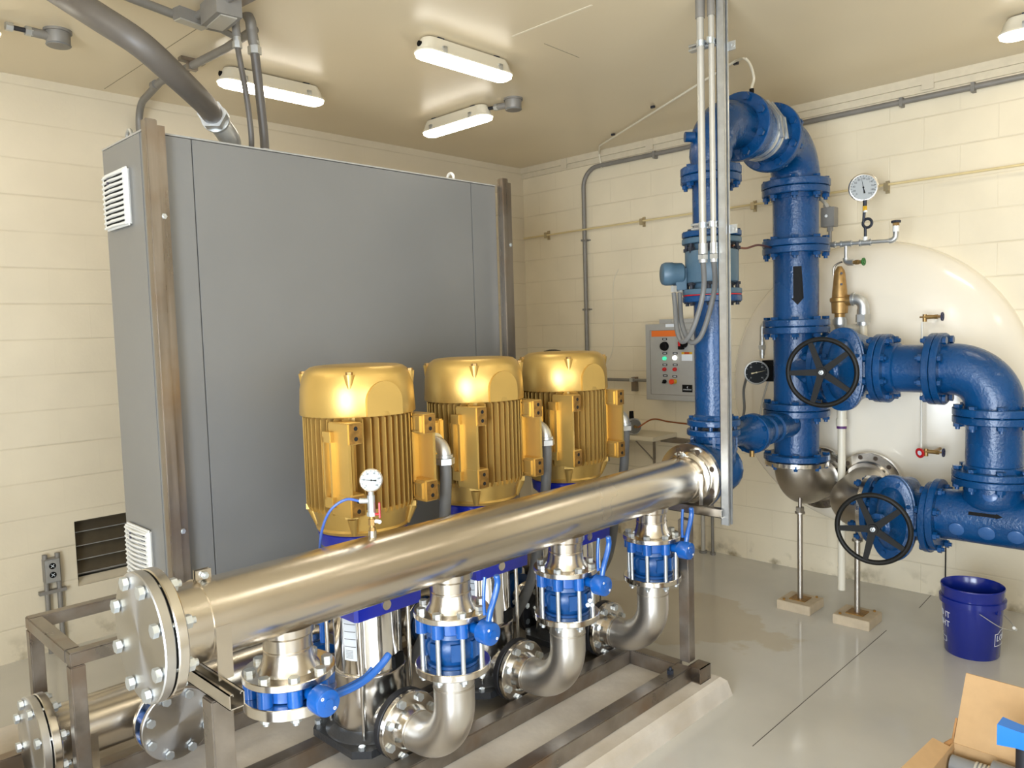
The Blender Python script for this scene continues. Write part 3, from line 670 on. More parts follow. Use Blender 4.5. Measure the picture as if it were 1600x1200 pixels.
def make_motor():
    x, y = PXS[0], PY
    t = thing('electric_motor', '', 'motor', (x, y, 1.02), 'gold painted pump motors')
    # end bell
    b = M(); b.lathe((x, y, 1.021), (0, 0, 1), [(0, .178), (.012, .184), (.02, .178), (.06, .186), (.098, .2), (.105, .2)], 56)
    for a in (45, 135, 225, 315):
        d = V((math.cos(math.radians(a)), math.sin(math.radians(a)), 0)); b.cyl(V((x, y, 1.03)) + d * .178, V((x, y, 1.10)) + d * .2, .012, .022, seg=16); b.obox(V((x, y, 1.11)) + d * .205, (.03, .05, .022), d)
    part('end_bell', b, GOLD, t)
    # ribbed frame
    R = .216; z0, z1 = 1.12, 1.485
    b = M(); b.cyl((x, y, z0), (x, y, z1), .160, seg=48)
    def fin(u, axis, s):
        rr = math.sqrt(R * R - u * u); c = .011
        P = [(0.14, z0), (rr - c, z0 - .012), (rr, z0 + c), (rr, z1 - c), (rr - c, z1), (.14, z1)]
        if axis == 0: poly = [(x + u - .0026, y + s * p, q) for p, q in P]; off = (.0052, 0, 0)
        else: poly = [(x + s * p, y + u - .0026, q) for p, q in P]; off = (0, .0052, 0)
        b.prism(poly, off)
    for k in range(-5, 6):
        u = k * .0275
        for s in (-1, 1):
            if not (s == -1 and k < -4): fin(u, 0, s)
            if not (s == 1 and abs(k) < 4): fin(u, 1, s)
    part('ribbed_frame', b, GOLD, t)
    # mounting feet: two columns on the -y side
    fy = y - .232
    for s in (-1, 1):
        cx = x + s * .175; ft = M()
        ft.box((cx - .032, fy, z1 - .095), (cx + .032, y - .10, z1 - .015), .004); ft.box((cx - .032, fy, z0 + .0), (cx + .032, y - .10, z0 + .085), .004)
        ft.box((cx + s * .024 - .006, fy + .006, z0 + .08), (cx + s * .024 + .006, y - .06, z1 - .09)); ft.box((cx - s * .03 - .005, y - .165, z0 + .08), (cx - s * .03 + .005, y - .10, z1 - .09)); ft.box((cx - .03, y - .135, z0 + .08), (cx + .03, y - .125, z1 - .09))
        o = part('foot', ft, GOLD, t)
        for zc_ in (z1 - .055, z0 + .0425):
            p = part('foot_pad', M().box((cx - .026, fy - .0025, zc_ - .037), (cx + .026, fy - .0002, zc_ + .037)), RUST, o, 'brown machined foot pad')
            h = M()
            for dz in (-.019, .019): h.cyl((cx, fy - .0034, zc_ + dz), (cx, fy - .0026, zc_ + dz), .0082, seg=18)
            part('bolt_hole', h, BLACKG, o)
            if s > 0:
                q = M(); xx = cx - .0321
                for (ya, yb, za, zb) in ((.016, .088, .026, .032), (.016, .088, -.032, -.026), (.016, .022, -.026, .026), (.082, .088, -.026, .026)): q.box((xx - .008, fy + ya, zc_ + za), (xx, fy + yb, zc_ + zb))
                part('pocket_rim', q, GOLD, o)
    # side web plates
    b = M(); b.box((x - .222, y - .14, z0 + .03), (x - .17, y - .128, z1 - .05)); b.box((x - .226, y - .10, z0 + .06), (x - .17, y - .09, z1 - .07)); b.box((x - .226, y - .14, z1 - .09), (x - .2, y - .09, z1 - .05)); b.box((x - .226, y - .14, z0 + .03), (x - .2, y - .09, z0 + .07))
    part('side_web', b, GOLD, t)
    # fan cover
    b = M(); b.lathe((x, y, 1.482), (0, 0, 1), [(0, .214), (.0, .226), (.004, .228), (.10, .223), (.15, .212), (.172, .199), (.184, .182), (.188, .165), (.186, .15), (.19, .14)], 72)
    cov = part('fan_cover', b, GOLD, t)
    # shallow cast flat on the cover
    for a in (225 + 0, 315, 45, 135):
        a = math.radians(a + 3); d = V((math.cos(a), math.sin(a), 0))
        b = M().cyl(V((x, y, 1.572)) + d * .214, V((x, y, 1.640)) + d * .208, .006, .021, seg=20); part('bolt_boss', b, GOLD, cov)
        part('cover_bolt', M().hex(V((x, y, 1.640)) + d * .209, V((x, y, 1.651)) + d * .209, .014), BRASS, cov)
    a = math.radians(262); d = V((math.cos(a), math.sin(a), 0)); r_ = V((0, 0, 1)).cross(d)
    b = M(); c_ = V((x, y, 0)) + d * .2085; poly = [c_ + r_ * u + V((0, 0, v)) for u, v in [(-.075, 1.4835), (.075, 1.4835)] + [(.075 * math.cos(k * PI / 16), 1.535 + .078 * math.sin(k * PI / 16)) for k in range(17)]]
    b.prism(poly, d * .0185); part('cast_flat', b, GOLD, cov)
    # terminal box on the +x side with its elbow
    tx = x + .17; b = M(); b.box((tx, y - .085, 1.235), (tx + .19, y + .105, 1.415), .008); b.box((tx + .17, y - .092, 1.228), (tx + .20, y + .112, 1.422), .006)
    tb_ = part('terminal_box', b, GOLD, t)
    e = V((tx + .145, y - .085, 1.325)); b = M(); b.tube(fillet([e, e + V((0, -.065, 0)), e + V((.0, -.065, -.075))], .05, 10), [.029] * 13, 24); b.annulus(e + V((0, -.002, 0)), (0, -1, 0), .042, .02, .010); b.hex(e + V((0, -.065, -.06)), e + V((0, -.065, -.085)), .043); b.annulus(e + V((0, -.065, -.045)), (0, 0, -1), .036, .02, .012, 32)
    part('conduit_elbow', b, GALV, tb_)
    return t
pump0 = make_pump(); motor0 = make_motor()
NM = ['nearest', 'middle', 'farthest']
for i, X in enumerate(PXS):
    p = pump0 if i == 0 else copy_tree(pump0); m_ = motor0 if i == 0 else copy_tree(motor0)
    p.location.x = X; m_.location.x = X
    p['label'] = ['nearest stainless vertical pump with polished sleeve and blue head, beside the sideways lever',
                  'middle stainless vertical pump with blue head, half hidden behind the raised levers',
                  'farthest stainless vertical pump with blue head, at the end of the header'][i]
    m_['label'] = ['nearest gold ribbed electric motor, behind the small header gauge', 'middle one of the three gold ribbed electric motors', 'farthest gold ribbed electric motor, with a black cap behind its fan cover'][i]
    bx = X + .315; by = PY - .15
    path = smooth([(bx, by, 1.255), (bx + .004, by, 1.19), (bx + .002, by + .015, 1.0), (bx - .01 - .02 * i, by + .03, .80), (bx - .03, by + .10, .55), (bx - .05, by + .2, .36)], 8)
    solo('flexible_conduit', M().tube(path, .0245, 16), FLEX, 'grey flexible conduit dropping from the terminal box of the %s gold motor' % NM[i], 'conduit', (bx, by, .9), 'motor conduits')
    # suction side: flange, blue valve between pump and suction header
for i, X in enumerate(PXS):
    t = thing('suction_valve', 'blue wafer valve between the %s pump and the suction header' % NM[i], 'valve', (X, 2.94, SZ), 'blue suction valves')
    part('body', M().lathe((X, 3.0, SZ), (0, -1, 0), [(0, .1), (.05, .1)], 32), CHECKB, t)
    part('pipe_piece', M().cyl((X, 2.95, SZ), (X, 2.87, EZ + .02), .075), STEEL, t)
    part('flange', M().disc((X, 2.84, EZ), (0, 1, 0), .136, .028, .003), RUBBER, t)
    bolts(t, (X, 2.85, EZ), (0, -1, 0), .112, 8, .0095, .07, BOLTM)
    lv = M().cyl((X + .02, 2.975, SZ + .1), (X + .02, 2.975, SZ + .2), .016); lv.disc((X + .02, 2.975, SZ + .19), (0, 0, 1), .035, .035); part('stem', lv, VALVEB, t)
t = thing('suction_blind_flange', 'round stainless blind plate on the unused suction branch, behind the left header post', 'flange', (1.13, 2.93, SZ))
part('valve_body', M().lathe((1.13, 3.004, SZ), (0, -1, 0), [(0, .1), (.046, .1)], 40), VALVEB, t, 'blue wafer valve body')
for k in range(8):
    a = 2 * PI * (k + .5) / 8; p = V((1.13 + .112 * math.cos(a), 3.004, SZ + .112 * math.sin(a))); part('lug', M().cyl(p, p + V((0, -.046, 0)), .021, seg=16), VALVEB, t)
part('plate', M().disc((1.13, 2.957, SZ), (0, -1, 0), .136, .022, .003, 64), FACEY, t)
bolts(t, (1.13, 2.945, SZ), (0, -1, 0), .112, 8, .0095, .03, BOLTM, nut=False)

# ------------------------------------------------------------------ electrical cabinet
CX0, CX1, CY0, CY1, CZ0, CZ1 = 1.275, 3.31, 3.342, 3.785, .702, 2.648
t = thing('electrical_cabinet', 'tall wide grey electrical cabinet standing behind the gold motors', 'cabinet', (2.29, 3.6, CZ0))
part('body', M().box((CX0, CY0 + .003, CZ0), (CX1, CY1, CZ1), .004), GREY, t)
for a, c_, n in ((CX0 + .002, 1.4805, 'front_panel'), (1.4845, 3.1085, 'door'), (3.1125, CX1 - .002, 'front_panel')):
    part(n, M().box((a, CY0 - .016, CZ0 + .004), (c_, CY0 + .002, CZ1 - .004), .0015), GREY, t)
part('top_cap', M().box((CX0 - .001, CY0 - .018, CZ1 - .001), (CX1, CY1, CZ1 + .006)), GREYE, t)
def grille(z0, z1, y0, y1):
    g = part('grille', M().box((CX0 - .022, y0, z0), (CX0, y1, z1), .008), WHITEP, t, 'white plastic louvred filter grille')
    s = M(); n = 10
    for k in range(n):
        z = z0 + .018 + (z1 - z0 - .03) * (k) / n
        s.box((CX0 - .0232, y0 + .028, z + .001), (CX0 - .021, y1 - .028, z + .0085))
    part('slots', s, BLACKG, g)
    s = M()
    for k in range(n + 1):
        z = z0 + .010 + (z1 - z0 - .03) * k / n
        s.tube([(CX0 - .023, y0 + .012, z), (CX0 - .034, (y0 + y1) / 2, z), (CX0 - .023, y1 - .012, z)], .0055, 8)
    part('blades', s, WHITEP, g)
    s = M().box((CX0 - .035, y0 + .16, z1 - .065), (CX0 - .032, y0 + .178, z1 - .03)); part('badge', s, NAVYP, g)
grille(2.283, 2.53, 3.475, 3.745); grille(.725, .962, 3.475, 3.745)
for (x, y) in ((1.33, 3.60), (3.065, 3.45)):
    a = [V((x, y + .028 * math.cos(k * PI / 10), CZ1 + .037 + .028 * math.sin(k * PI / 10))) for k in range(20)]
    b = M().tube(a, .008, 10, True); b.cyl((x, y, CZ1 + .005), (x, y, CZ1 + .016), .016); part('lifting_eye', b, GALV if x < 2 else WHITEP, t)

# ------------------------------------------------------------------ conduits above the cabinet
def conduit(name, pts, r, m, label, R=.08, fittings=(), group=None):
    P = fillet(pts, R, 8) if R else [V(p) for p in pts]
    t = thing(name, label, 'conduit', tuple(P[0]), group)
    part('run', M().tube(P, r, 18), m, t)
    return t
t = thing('large_flexible_conduit', 'thick grey flexible conduit sweeping from the ceiling into the cabinet top', 'conduit', (1.775, 3.581, 2.66))
P = smooth([(0.896, 3.472, 3.285), (0.975, 3.445, 3.202), (1.038, 3.298, 3.093), (1.078, 3.132, 2.988), (1.175, 3.023, 2.887), (1.325, 3.077, 2.815), (1.520, 3.277, 2.796), (1.609, 3.387, 2.786)], 8)
part('hose', M().tube(P, [.055 - .009 * k / (len(P) - 1) for k in range(len(P))], 28), FLEXB, t)
a = V(P[-1]); d = (V(P[-1]) - V(P[-3])).normalized()
b = M(); b.hex(a - d * .005, a + d * .042, .063); b.cyl(a + d * .042, a + d * .055, .056); b.cyl(a + d * .055, a + d * .072, .062); part('nut', b, GALV, t)
part('elbow', M().tube(smooth([a + d * .06, a + d * .09, (1.730, 3.486, 2.724), (1.754, 3.515, 2.686), (1.765, 3.528, 2.642)], 8), .048, 28), GALV, t)

t = thing('flexible_conduit', 'thinner of the two grey conduits hanging into the cabinet top', 'conduit', (1.820, 3.450, 2.677), 'hanging cabinet conduits')
P = smooth([(1.823, 3.450, 2.666), (1.809, 3.420, 2.749), (1.785, 3.400, 2.901), (1.744, 3.360, 3.025), (1.733, 3.360, 3.101)], 8)
part('hose', M().tube(P, .013, 14), FLEXB, t)
q = V(P[-1]); part('connector', M().hex(q - V((0, 0, .01)), q + V((0, 0, .02)), .021).cyl(q + V((0, 0, .0)), q + V((0, 0, .05)), .0165), GALV, t)
q2 = V((1.726, 3.360, 3.245)); q3 = V((1.713, 3.500, 3.326))
part('bend', M().tube(smooth([q + V((0, 0, .04)), (q + q2) / 2 + V((0, 0, .02)), q2 + V((0, 0, .02)), q3 + V((0, 0, .0))], 8), .0185, 16), CONDL if 0 else COND, t)
t = thing('flexible_conduit', 'thicker of the two grey conduits hanging into the cabinet top', 'conduit', (1.915, 3.500, 2.688), 'hanging cabinet conduits')
P = smooth([(1.919, 3.500, 2.682), (1.917, 3.500, 2.782), (1.883, 3.460, 2.963), (1.848, 3.420, 3.116)], 8)
part('hose', M().tube(P, .021, 16), FLEXB, t)
q = V(P[-1]); part('connector', M().hex(q - V((0, 0, .01)), q + V((0, 0, .025)), .031).cyl(q + V((0, 0, .0)), q + V((0, 0, .05)), .024), GALV, t)
q2 = V((1.828, 3.420, 3.267)); q3 = V((1.825, 3.550, 3.398))
part('bend', M().tube(smooth([q + V((0, 0, .03)), (q + q2) / 2 + V((0, 0, .02)), q2, q3], 8), .0245, 18), COND, t)
part('hub_base', M().annulus(V((1.919, 3.500, 2.682)) * 1., (0, 0, 1), .032, .02, .012, 24), GALV, t)

# ceiling strut rack with pull boxes above the cabinet
zr = 3.20
t = thing('pull_elbow_box', 'grey rectangular conduit body with a pale cover beside the ceiling strut', 'conduit body', (1.565, 3.462, 3.200))
a = V((1.501, 3.444, 3.200)); b_ = V((1.640, 3.473, 3.200)); d = (b_ - a).normalized()
part('body', M().obox((a + b_) / 2 + V((0, 0, .012)), ((b_ - a).length, .05, .05), d), COND, t)
part('cover', M().obox((a + b_) / 2 - V((0, 0, .016)), ((b_ - a).length * .96, .046, .006), d), CONDL, t)
a = V((1.630, 3.368, 3.200)); b_ = V((1.615, 3.184, 3.200)); d = (b_ - a).normalized()
t = thing('pull_elbow_box', 'grey square conduit body directly above the two hanging conduits', 'conduit body', tuple((a + b_) / 2))
part('body', M().obox((a + b_) / 2 + V((0, 0, .0)), ((b_ - a).length, .11, .09), d), COND, t)
part('cover', M().obox((a + b_) / 2 - V((0, 0, .049)), ((b_ - a).length * .9, .07, .006), d), CONDL, t)
solo('conduit', M().tube([(1.113, 3.390, 3.220), (1.523, 3.493, 3.220)], .019, 16), COND, 'dark grey conduit on the ceiling running to the top left edge', 'conduit', (1.310, 3.469, 3.220))
solo('conduit', M().tube([(1.588, 3.472, 3.220), (1.609, 3.246, 3.220), (1.622, 2.858, 3.220)], .017, 14), COND, 'short grey conduit linking the two ceiling conduit bodies', 'conduit', (1.607, 3.335, 3.220))
solo('strut_channel', M().obox(V((1.691, 3.175, 3.250)), (.75, .041, .041), (.1, -1, 0)), FRAME, 'dark strut channel on the ceiling above the hanging conduits', 'strut', (1.665, 3.199, 3.250))
solo('conduit', M().tube([(1.659, 3.526, 3.220), (1.737, 3.518, 3.220), (1.846, 3.569, 3.220)], .015, 14), COND, 'short dark conduit behind the square conduit body', 'conduit', (1.737, 3.518, 3.220))
# long ceiling conduit bending down the left wall behind the cabinet
P = fillet([(1.891, 3.488, 3.250), (1.900, 3.813, 3.250), (1.860, 4.535, 3.250), (1.90, 4.985, 3.22), (1.915, 4.985, 2.55)], .14, 10)
t = thing('conduit', 'grey conduit crossing the ceiling and bending down behind the cabinet left end', 'conduit', (1.91, 4.98, 2.9))
part('run', M().tube(P, .0205, 18), COND, t)
q = V((1.860, 4.609, 3.250)); part('coupling', M().cyl(q - V((.0, .02, 0)), q + V((.0, .02, 0)), .025), COND, t)
q = V((1.883, 4.165, 3.250)); part('strap', M().obox(q + V((0, 0, .026)), (.13, .041, .02), (1, .0, 0)).obox(q, (.05, .03, .048), (1, 0, 0)), FRAME, t)

# ------------------------------------------------------------------ vertical strut with two conduits
SX = 3.325
t = thing('strut_upright', 'bright slotted strut channel standing in front of the tall blue riser', 'strut', (SX, 1.835, .875))
part('channel', strut_mb((SX, 1.835, .83), (SX, 1.835, ZC), up=(0, -1, 0), w=.041), GALV, t)
for z, dy in ((2.255, 0), (3.085, 0)):
    o = part('cross_arm', strut_mb((SX - .02, 1.99, z), (SX - .02, 1.855, z), up=(-1, 0, 0), w=.03), GALV, t)
    part('corner_fitting', M().box((SX + .015, 1.778, z - .045), (SX + .021, 1.815, z - .005)).annulus((SX + .0145, 1.79, z - .025), (-1, 0, 0), .011, .006, .003, 16), GALV, o)
    for yy, rr_ in ((1.868, .0135), (1.918, .0172)): part('pipe_clamp', M().annulus((SX - .047, yy, z - .013), (0, 0, 1), rr_ + .004, rr_, .026, 20).box((SX - .075, yy - .004, z - .013), (SX - .062, yy + .004, z + .013)), BOLTM, o)
c1a = (3.300, 1.924, 2.113); c2a = (3.300, 1.870, 2.103)
def rigid(cx, cy, zb, r, top, lab):
    t = thing('conduit', lab, 'conduit', (cx, cy, zb), 'conduits clipped to the strut')
    part('run', M().tube([(cx, cy, zb), (cx, cy, top)], r, 18), CONDL, t)
    part('connector', M().cyl((cx, cy, zb - .005), (cx, cy, zb + .045), r * 1.25).hex((cx, cy, zb - .03), (cx, cy, zb - .008), r * 1.5).cyl((cx, cy, zb - .045), (cx, cy, zb - .02), r * 1.15), GALV, t)
    part('coupling', M().cyl((cx, cy, 3.2), (cx, cy, ZC), r * 1.25), COND, t)
rigid(3.275, 1.918, 2.125, .0172, ZC, 'thicker pale vertical conduit clipped left of the strut upright')
rigid(3.285, 1.868, 2.125, .0135, ZC, 'thinner vertical conduit between the thick conduit and the strut upright')
# flexible whips looping to the flow meter head
HX, HYc, HZc = 3.52, 2.27, 2.10
P = smooth([(3.275, 1.918, 2.09), (3.330, 1.947, 1.980), (3.336, 1.973, 1.874), (3.341, 2.027, 1.751), (3.360, 2.090, 1.707), (3.398, 2.143, 1.768), (3.452, 2.186, 1.882), (3.469, 2.203, 1.956)], 8)
solo('flexible_conduit', M().tube(P, .0125, 14), FLEX, 'outer grey flexible conduit looping from the flow meter head to the strut', 'conduit', (3.275, 1.918, 1.9), 'flow meter whips')
P = smooth([(3.285, 1.868, 2.09), (3.366, 1.909, 1.978), (3.391, 1.957, 1.842), (3.397, 2.011, 1.727), (3.404, 2.073, 1.705), (3.435, 2.136, 1.790), (3.487, 2.178, 1.882), (3.508, 2.193, 1.956)], 8)
solo('flexible_conduit', M().tube(P, .0125, 14), FLEX, 'inner grey flexible conduit looping from the flow meter head to the strut', 'conduit', (3.285, 1.868, 1.9), 'flow meter whips')

# ------------------------------------------------------------------ blue pipework
def joint(t, c, d, R, gap=.002, th=.03, n=8, br=.011, m=BLUE, first=True, second=True, bm_=None, nut=True):
    """pair of bolted flanges meeting at c"""
    c = V(c); d = V(d).normalized()
    if first: part('flange', M().disc(c - d * (th + gap / 2), d, R, th, .004, 56), m, t)
    if second: part('flange', M().disc(c + d * gap / 2, d, R, th, .004, 56), m, t)
    bolts(t, c, d, R - .026, n, br, th * 2 + .006, bm_ or BLUE, nut=nut)
RX, RY = 3.625, HY            # riser one
QX, QY = 4.65, 2.085          # riser two
t = thing('base_elbow', 'blue reducing elbow turning up from the far end of the stainless header', 'pipe elbow', (RX, RY, HZ))
part('flange', M().disc((3.398, HY, HZ), (1, 0, 0), F8, .03, .004, 64), BLUE, t)
part('body', M().tube(fillet([(3.42, RY, HZ), (RX + .01, RY, HZ), (RX + .01, RY, 1.225)], .16, 14), [.118] * 6 + [.122] * 5 + [.115] * 3 + [.108] * 3, 36).ball((RX + .05, RY, HZ + .0), .13, (.9, 1, 1)), BLUE, t)
for a in (30, 75, 120, 165, 210, 255, 300, 345):
    d = V((math.cos(math.radians(a)), math.sin(math.radians(a)), 0)); part('rib', M().obox(V((RX, RY, 1.175)) + d * .105, (.03, .014, .09), d), BLUE, t)
part('flange', M().disc((RX, RY, 1.212), (0, 0, 1), .138, .032, .004), BLUE, t)
t = thing('riser_pipe', 'tall slim blue riser pipe behind the strut, below the flow meter', 'pipe', (RX, RY, 1.25))
joint(t, (RX, RY, 1.262), (0, 0, 1), .136, th=.032, first=False)
part('pipe', M().cyl((RX, RY, 1.27), (RX, RY, 1.93), .094, seg=48), BLUE, t)
part('hub', M().lathe((RX, RY, 1.29), (0, 0, 1), [(0, .108), (.02, .104), (.03, .095)]), BLUE, t)
part('flange', M().disc((RX, RY, 1.905), (0, 0, 1), .150, .032, .004), BLUE, t)
t = thing('flow_meter', 'slate blue magnetic flow meter drum with a round transmitter head on the slim riser', 'meter', (RX, RY, 1.94))
part('gasket', M().disc((RX, RY, 1.9375), (0, 0, 1), .148, .005, .001), RED, t)
part('lower_flange', M().disc((RX, RY, 1.943), (0, 0, 1), .150, .028, .003), METERB, t)
part('drum', M().lathe((RX, RY, 2.0), (0, 0, 1), [(0, .12), (.006, .132), (.012, .135), (.16, .135), (.166, .132), (.172, .12)], 56), METERB, t)
part('neck', M().cyl((RX, RY, 1.95), (RX, RY, 2.22), .098), METERB, t)
part('upper_flange', M().disc((RX, RY, 2.203), (0, 0, 1), .150, .028, .003), METERB, t)
bolts(t, (RX, RY, 1.953), (0, 0, 1), .127, 8, .011, .075, DARKB)
bolts(t, (RX, RY, 2.222), (0, 0, 1), .127, 8, .011, .075, DARKB)
hc = V((3.487, 2.224, 2.056)); dv = V((-.62, -.35, 0)).normalized(); ax = V((-.72, .69, 0)).normalized()
b = M(); nk = V((3.581, 2.214, 2.062))
b.cyl(nk + V((.10, -.10, 0)) * .5, nk, .032); o = part('stem', M().cyl(V((RX - .06, RY + .08, nk.z)), nk, .034), GALV, t)
hd_ = part('head', M().lathe(hc - ax * .0, ax, [(-.06, .045), (-.05, .055), (-.005, .057), (0, .060), (.035, .060), (.052, .053), (.056, .045)], 36).obox(hc - ax * .04 + V((0, 0, -.03)), (.055, .065, .11), ax), METERB, t)
for q in ((3.470, 2.204, 1.962), (3.508, 2.193, 1.962)):
    part('gland', M().hex(V(q), V(q) + V((0, 0, .03)), .017), GALV, hd_)
t = thing('spool_pipe', 'short blue pipe spool between the flow meter and the top elbow', 'pipe', (RX, RY, 2.235))
part('flange', M().disc((RX, RY, 2.236), (0, 0, 1), .150, .030, .004), BLUE, t)
part('pipe', M().cyl((RX, RY, 2.25), (RX, RY, 2.53), .094, seg=48), BLUE, t)
part('flange', M().disc((RX, RY, 2.508), (0, 0, 1), .153, .038, .004), BLUE, t)
AZ = 2.845
t = thing('top_elbow', 'big blue elbow at the top of the slim riser, nearest the ceiling', 'pipe elbow', (RX, RY, 2.55), 'blue top elbows')
part('flange', M().disc((RX, RY, 2.549), (0, 0, 1), .153, .042, .004), BLUE, t)
part('bend', M().tube(fillet([(RX, RY, 2.57), (RX, RY, AZ), (3.93, RY, AZ)], .22, 16), [.10, .102] + [.108] * 4 + [.116] * 6 + [.12] * 7, 40), BLUE, t)
bolts(t, (RX, RY, 2.548), (0, 0, 1), .128, 8, .0115, .075, BLUE)
part('end_flange', M().disc((3.915, RY, AZ), (1, 0, 0), .182, .035, .004), BLUE, t)
bolts(t, (3.935, RY, AZ), (-1, 0, 0), .155, 8, .012, .075, BLUE, phase=.5)
part('side_boss', M().cyl((RX - .07, RY + .05, AZ - .10), (RX - .105, RY + .085, AZ - .10), .026), BLUE, t)
t = thing('restrained_coupling', 'blue coupling sleeve held by pairs of steel clamps between the top elbows', 'coupling', (4.15, RY, AZ))
part('sleeve', M().lathe((3.951, RY, AZ), (1, 0, 0), [(0, .176), (.028, .176), (.03, .15), (.05, .143), (.10, .140), (.33, .140), (.36, .145)], 56), BLUE, t)
for x in (4.09, 4.145):
    a = part('clamp_band', M().annulus((x, RY, AZ), (1, 0, 0), .149, .139, .022), GALV, t)
    part('clamp_bar', M().obox((x + .01, RY - .11, AZ + .105), (.012, .014, .12), (1, 0, 0), (0, .55, .83)).obox((x + .01, RY - .155, AZ + .0), (.014, .016, .12), (1, 0, 0), (0, .15, 1)), GALV, a)
part('end_ring', M().disc((4.27, RY, AZ), (1, 0, 0), .19, .028, .004), BLUE, t)
bolts(t, (4.30, RY, AZ), (-1, 0, 0), .163, 8, .012, .07, BLUE)
t = thing('top_elbow', 'blue elbow turning down onto the thick riser with the black arrow', 'pipe elbow', (QX, QY, 2.65), 'blue top elbows')
part('flange', M().disc((4.30, QY, AZ), (1, 0, 0), .19, .035, .004), BLUE, t)
part('bend', M().tube(fillet([(4.32, QY, AZ), (QX, QY, AZ), (QX, QY, 2.60)], .20, 16), .14, 40), BLUE, t)
part('flange', M().disc((QX, QY, 2.596), (0, 0, 1), .200, .042, .004), BLUE, t)

PR = .133; FR = .196
t = thing('riser_pipe', 'upper blue spool of the thick riser, just under the elbow', 'pipe', (QX, QY, 2.4))
joint(t, (QX, QY, 2.594), (0, 0, 1), FR, th=.04, second=False, br=.013)
part('pipe', M().cyl((QX, QY, 2.25), (QX, QY, 2.58), PR, seg=56), BLUE, t)
part('hub', M().cyl((QX, QY, 2.53), (QX, QY, 2.555), PR + .01).cyl((QX, QY, 2.28), (QX, QY, 2.30), PR + .01), BLUE, t)
part('flange', M().disc((QX, QY, 2.246), (0, 0, 1), FR, .04, .004), BLUE, t)
t = thing('riser_pipe', 'blue spool of the thick riser marked with a black downward arrow', 'pipe', (QX, QY, 2.0))
joint(t, (QX, QY, 2.244), (0, 0, 1), FR, th=.04, second=False, br=.013)
part('pipe', M().cyl((QX, QY, 1.76), (QX, QY, 2.23), PR, seg=56), BLUE, t)
part('hub', M().cyl((QX, QY, 2.19), (QX, QY, 2.205), PR + .01).cyl((QX, QY, 1.8), (QX, QY, 1.82), PR + .01), BLUE, t)
part('flange', M().disc((QX, QY, 1.762), (0, 0, 1), FR, .04, .004), BLUE, t)
q = M().prism([(-.024, .115, 0), (.024, .115, 0), (.024, -.075, 0), (.036, -.075, 0), (.0, -.115, 0), (-.036, -.075, 0), (-.024, -.075, 0)], (0, 0, .0008))
bmesh.ops.triangulate(q.bm, faces=q.bm.faces); bmesh.ops.subdivide_edges(q.bm, edges=q.bm.edges, cuts=2)
part('arrow', wrap_mb(q, (QX, QY, 2.005), PR + .0008, math.radians(208)), BLACK, t, 'black arrow pointing down')

t = thing('pipe_tee', 'blue tee on the thick riser feeding the upper gate valve', 'pipe tee', (QX, QY, 1.5), 'blue tees')
joint(t, (QX, QY, 1.76), (0, 0, 1), FR, th=.04, second=False, br=.013)
part('body', M().cyl((QX, QY, 1.28), (QX, QY, 1.75), PR, seg=56), BLUE, t)
part('branch', M().cyl((QX, QY, 1.51), (QX, 1.93, 1.51), PR), BLUE, t)
part('flange', M().disc((QX, 1.945, 1.51), (0, -1, 0), FR, .035, .004), BLUE, t)
part('flange', M().disc((QX, QY, 1.252), (0, 0, 1), FR, .04, .004), BLUE, t)
t = thing('pipe_tee', 'blue tee at the foot of the thick riser with a small side branch', 'pipe tee', (QX, QY, 1.1), 'blue tees')
joint(t, (QX, QY, 1.25), (0, 0, 1), FR, th=.04, second=False, br=.013)
part('body', M().cyl((QX, QY, .97), (QX, QY, 1.24), PR, seg=56), BLUE, t)
b = M(); b.lathe((QX, QY, 1.165), (-1, 0, 0), [(0, .078), (.30, .078), (.31, .088), (.33, .088), (.34, .078), (.40, .078), (.41, .088), (.43, .088), (.44, .078), (.56, .08)], 40); part('branch', b, BLUE, t)
part('branch_flange', M().disc((4.10, QY, 1.165), (-1, 0, 0), .112, .028, .003), BLUE, t)
part('flange', M().disc((QX, QY, .938), (0, 0, 1), FR, .036, .004), BLUE, t)
bolts(t, (QX, QY, .945), (0, 0, 1), FR - .026, 8, .013, .05, BLUE)
t = thing('bypass_reducer', 'blue tapered reducer bridging the slim riser foot and the thick riser tee', 'reducer', (3.95, 2.08, 1.15))
part('body', M().lathe((3.66, 2.078, 1.165), (1, 0, 0), [(0, .055), (.16, .045), (.28, .05), (.34, .075), (.385, .10)], 40), BLUE, t)
part('flange', M().disc((4.04, 2.08, 1.165), (1, 0, 0), .112, .028, .003), BLUE, t)
bolts(t, (4.069, 2.08, 1.165), (-1, 0, 0), .094, 8, .009, .065, BLUE)
part('drain_plug', M().cyl((4.02, 2.06, 1.075), (4.02, 2.06, 1.04), .013), BRASS, t)

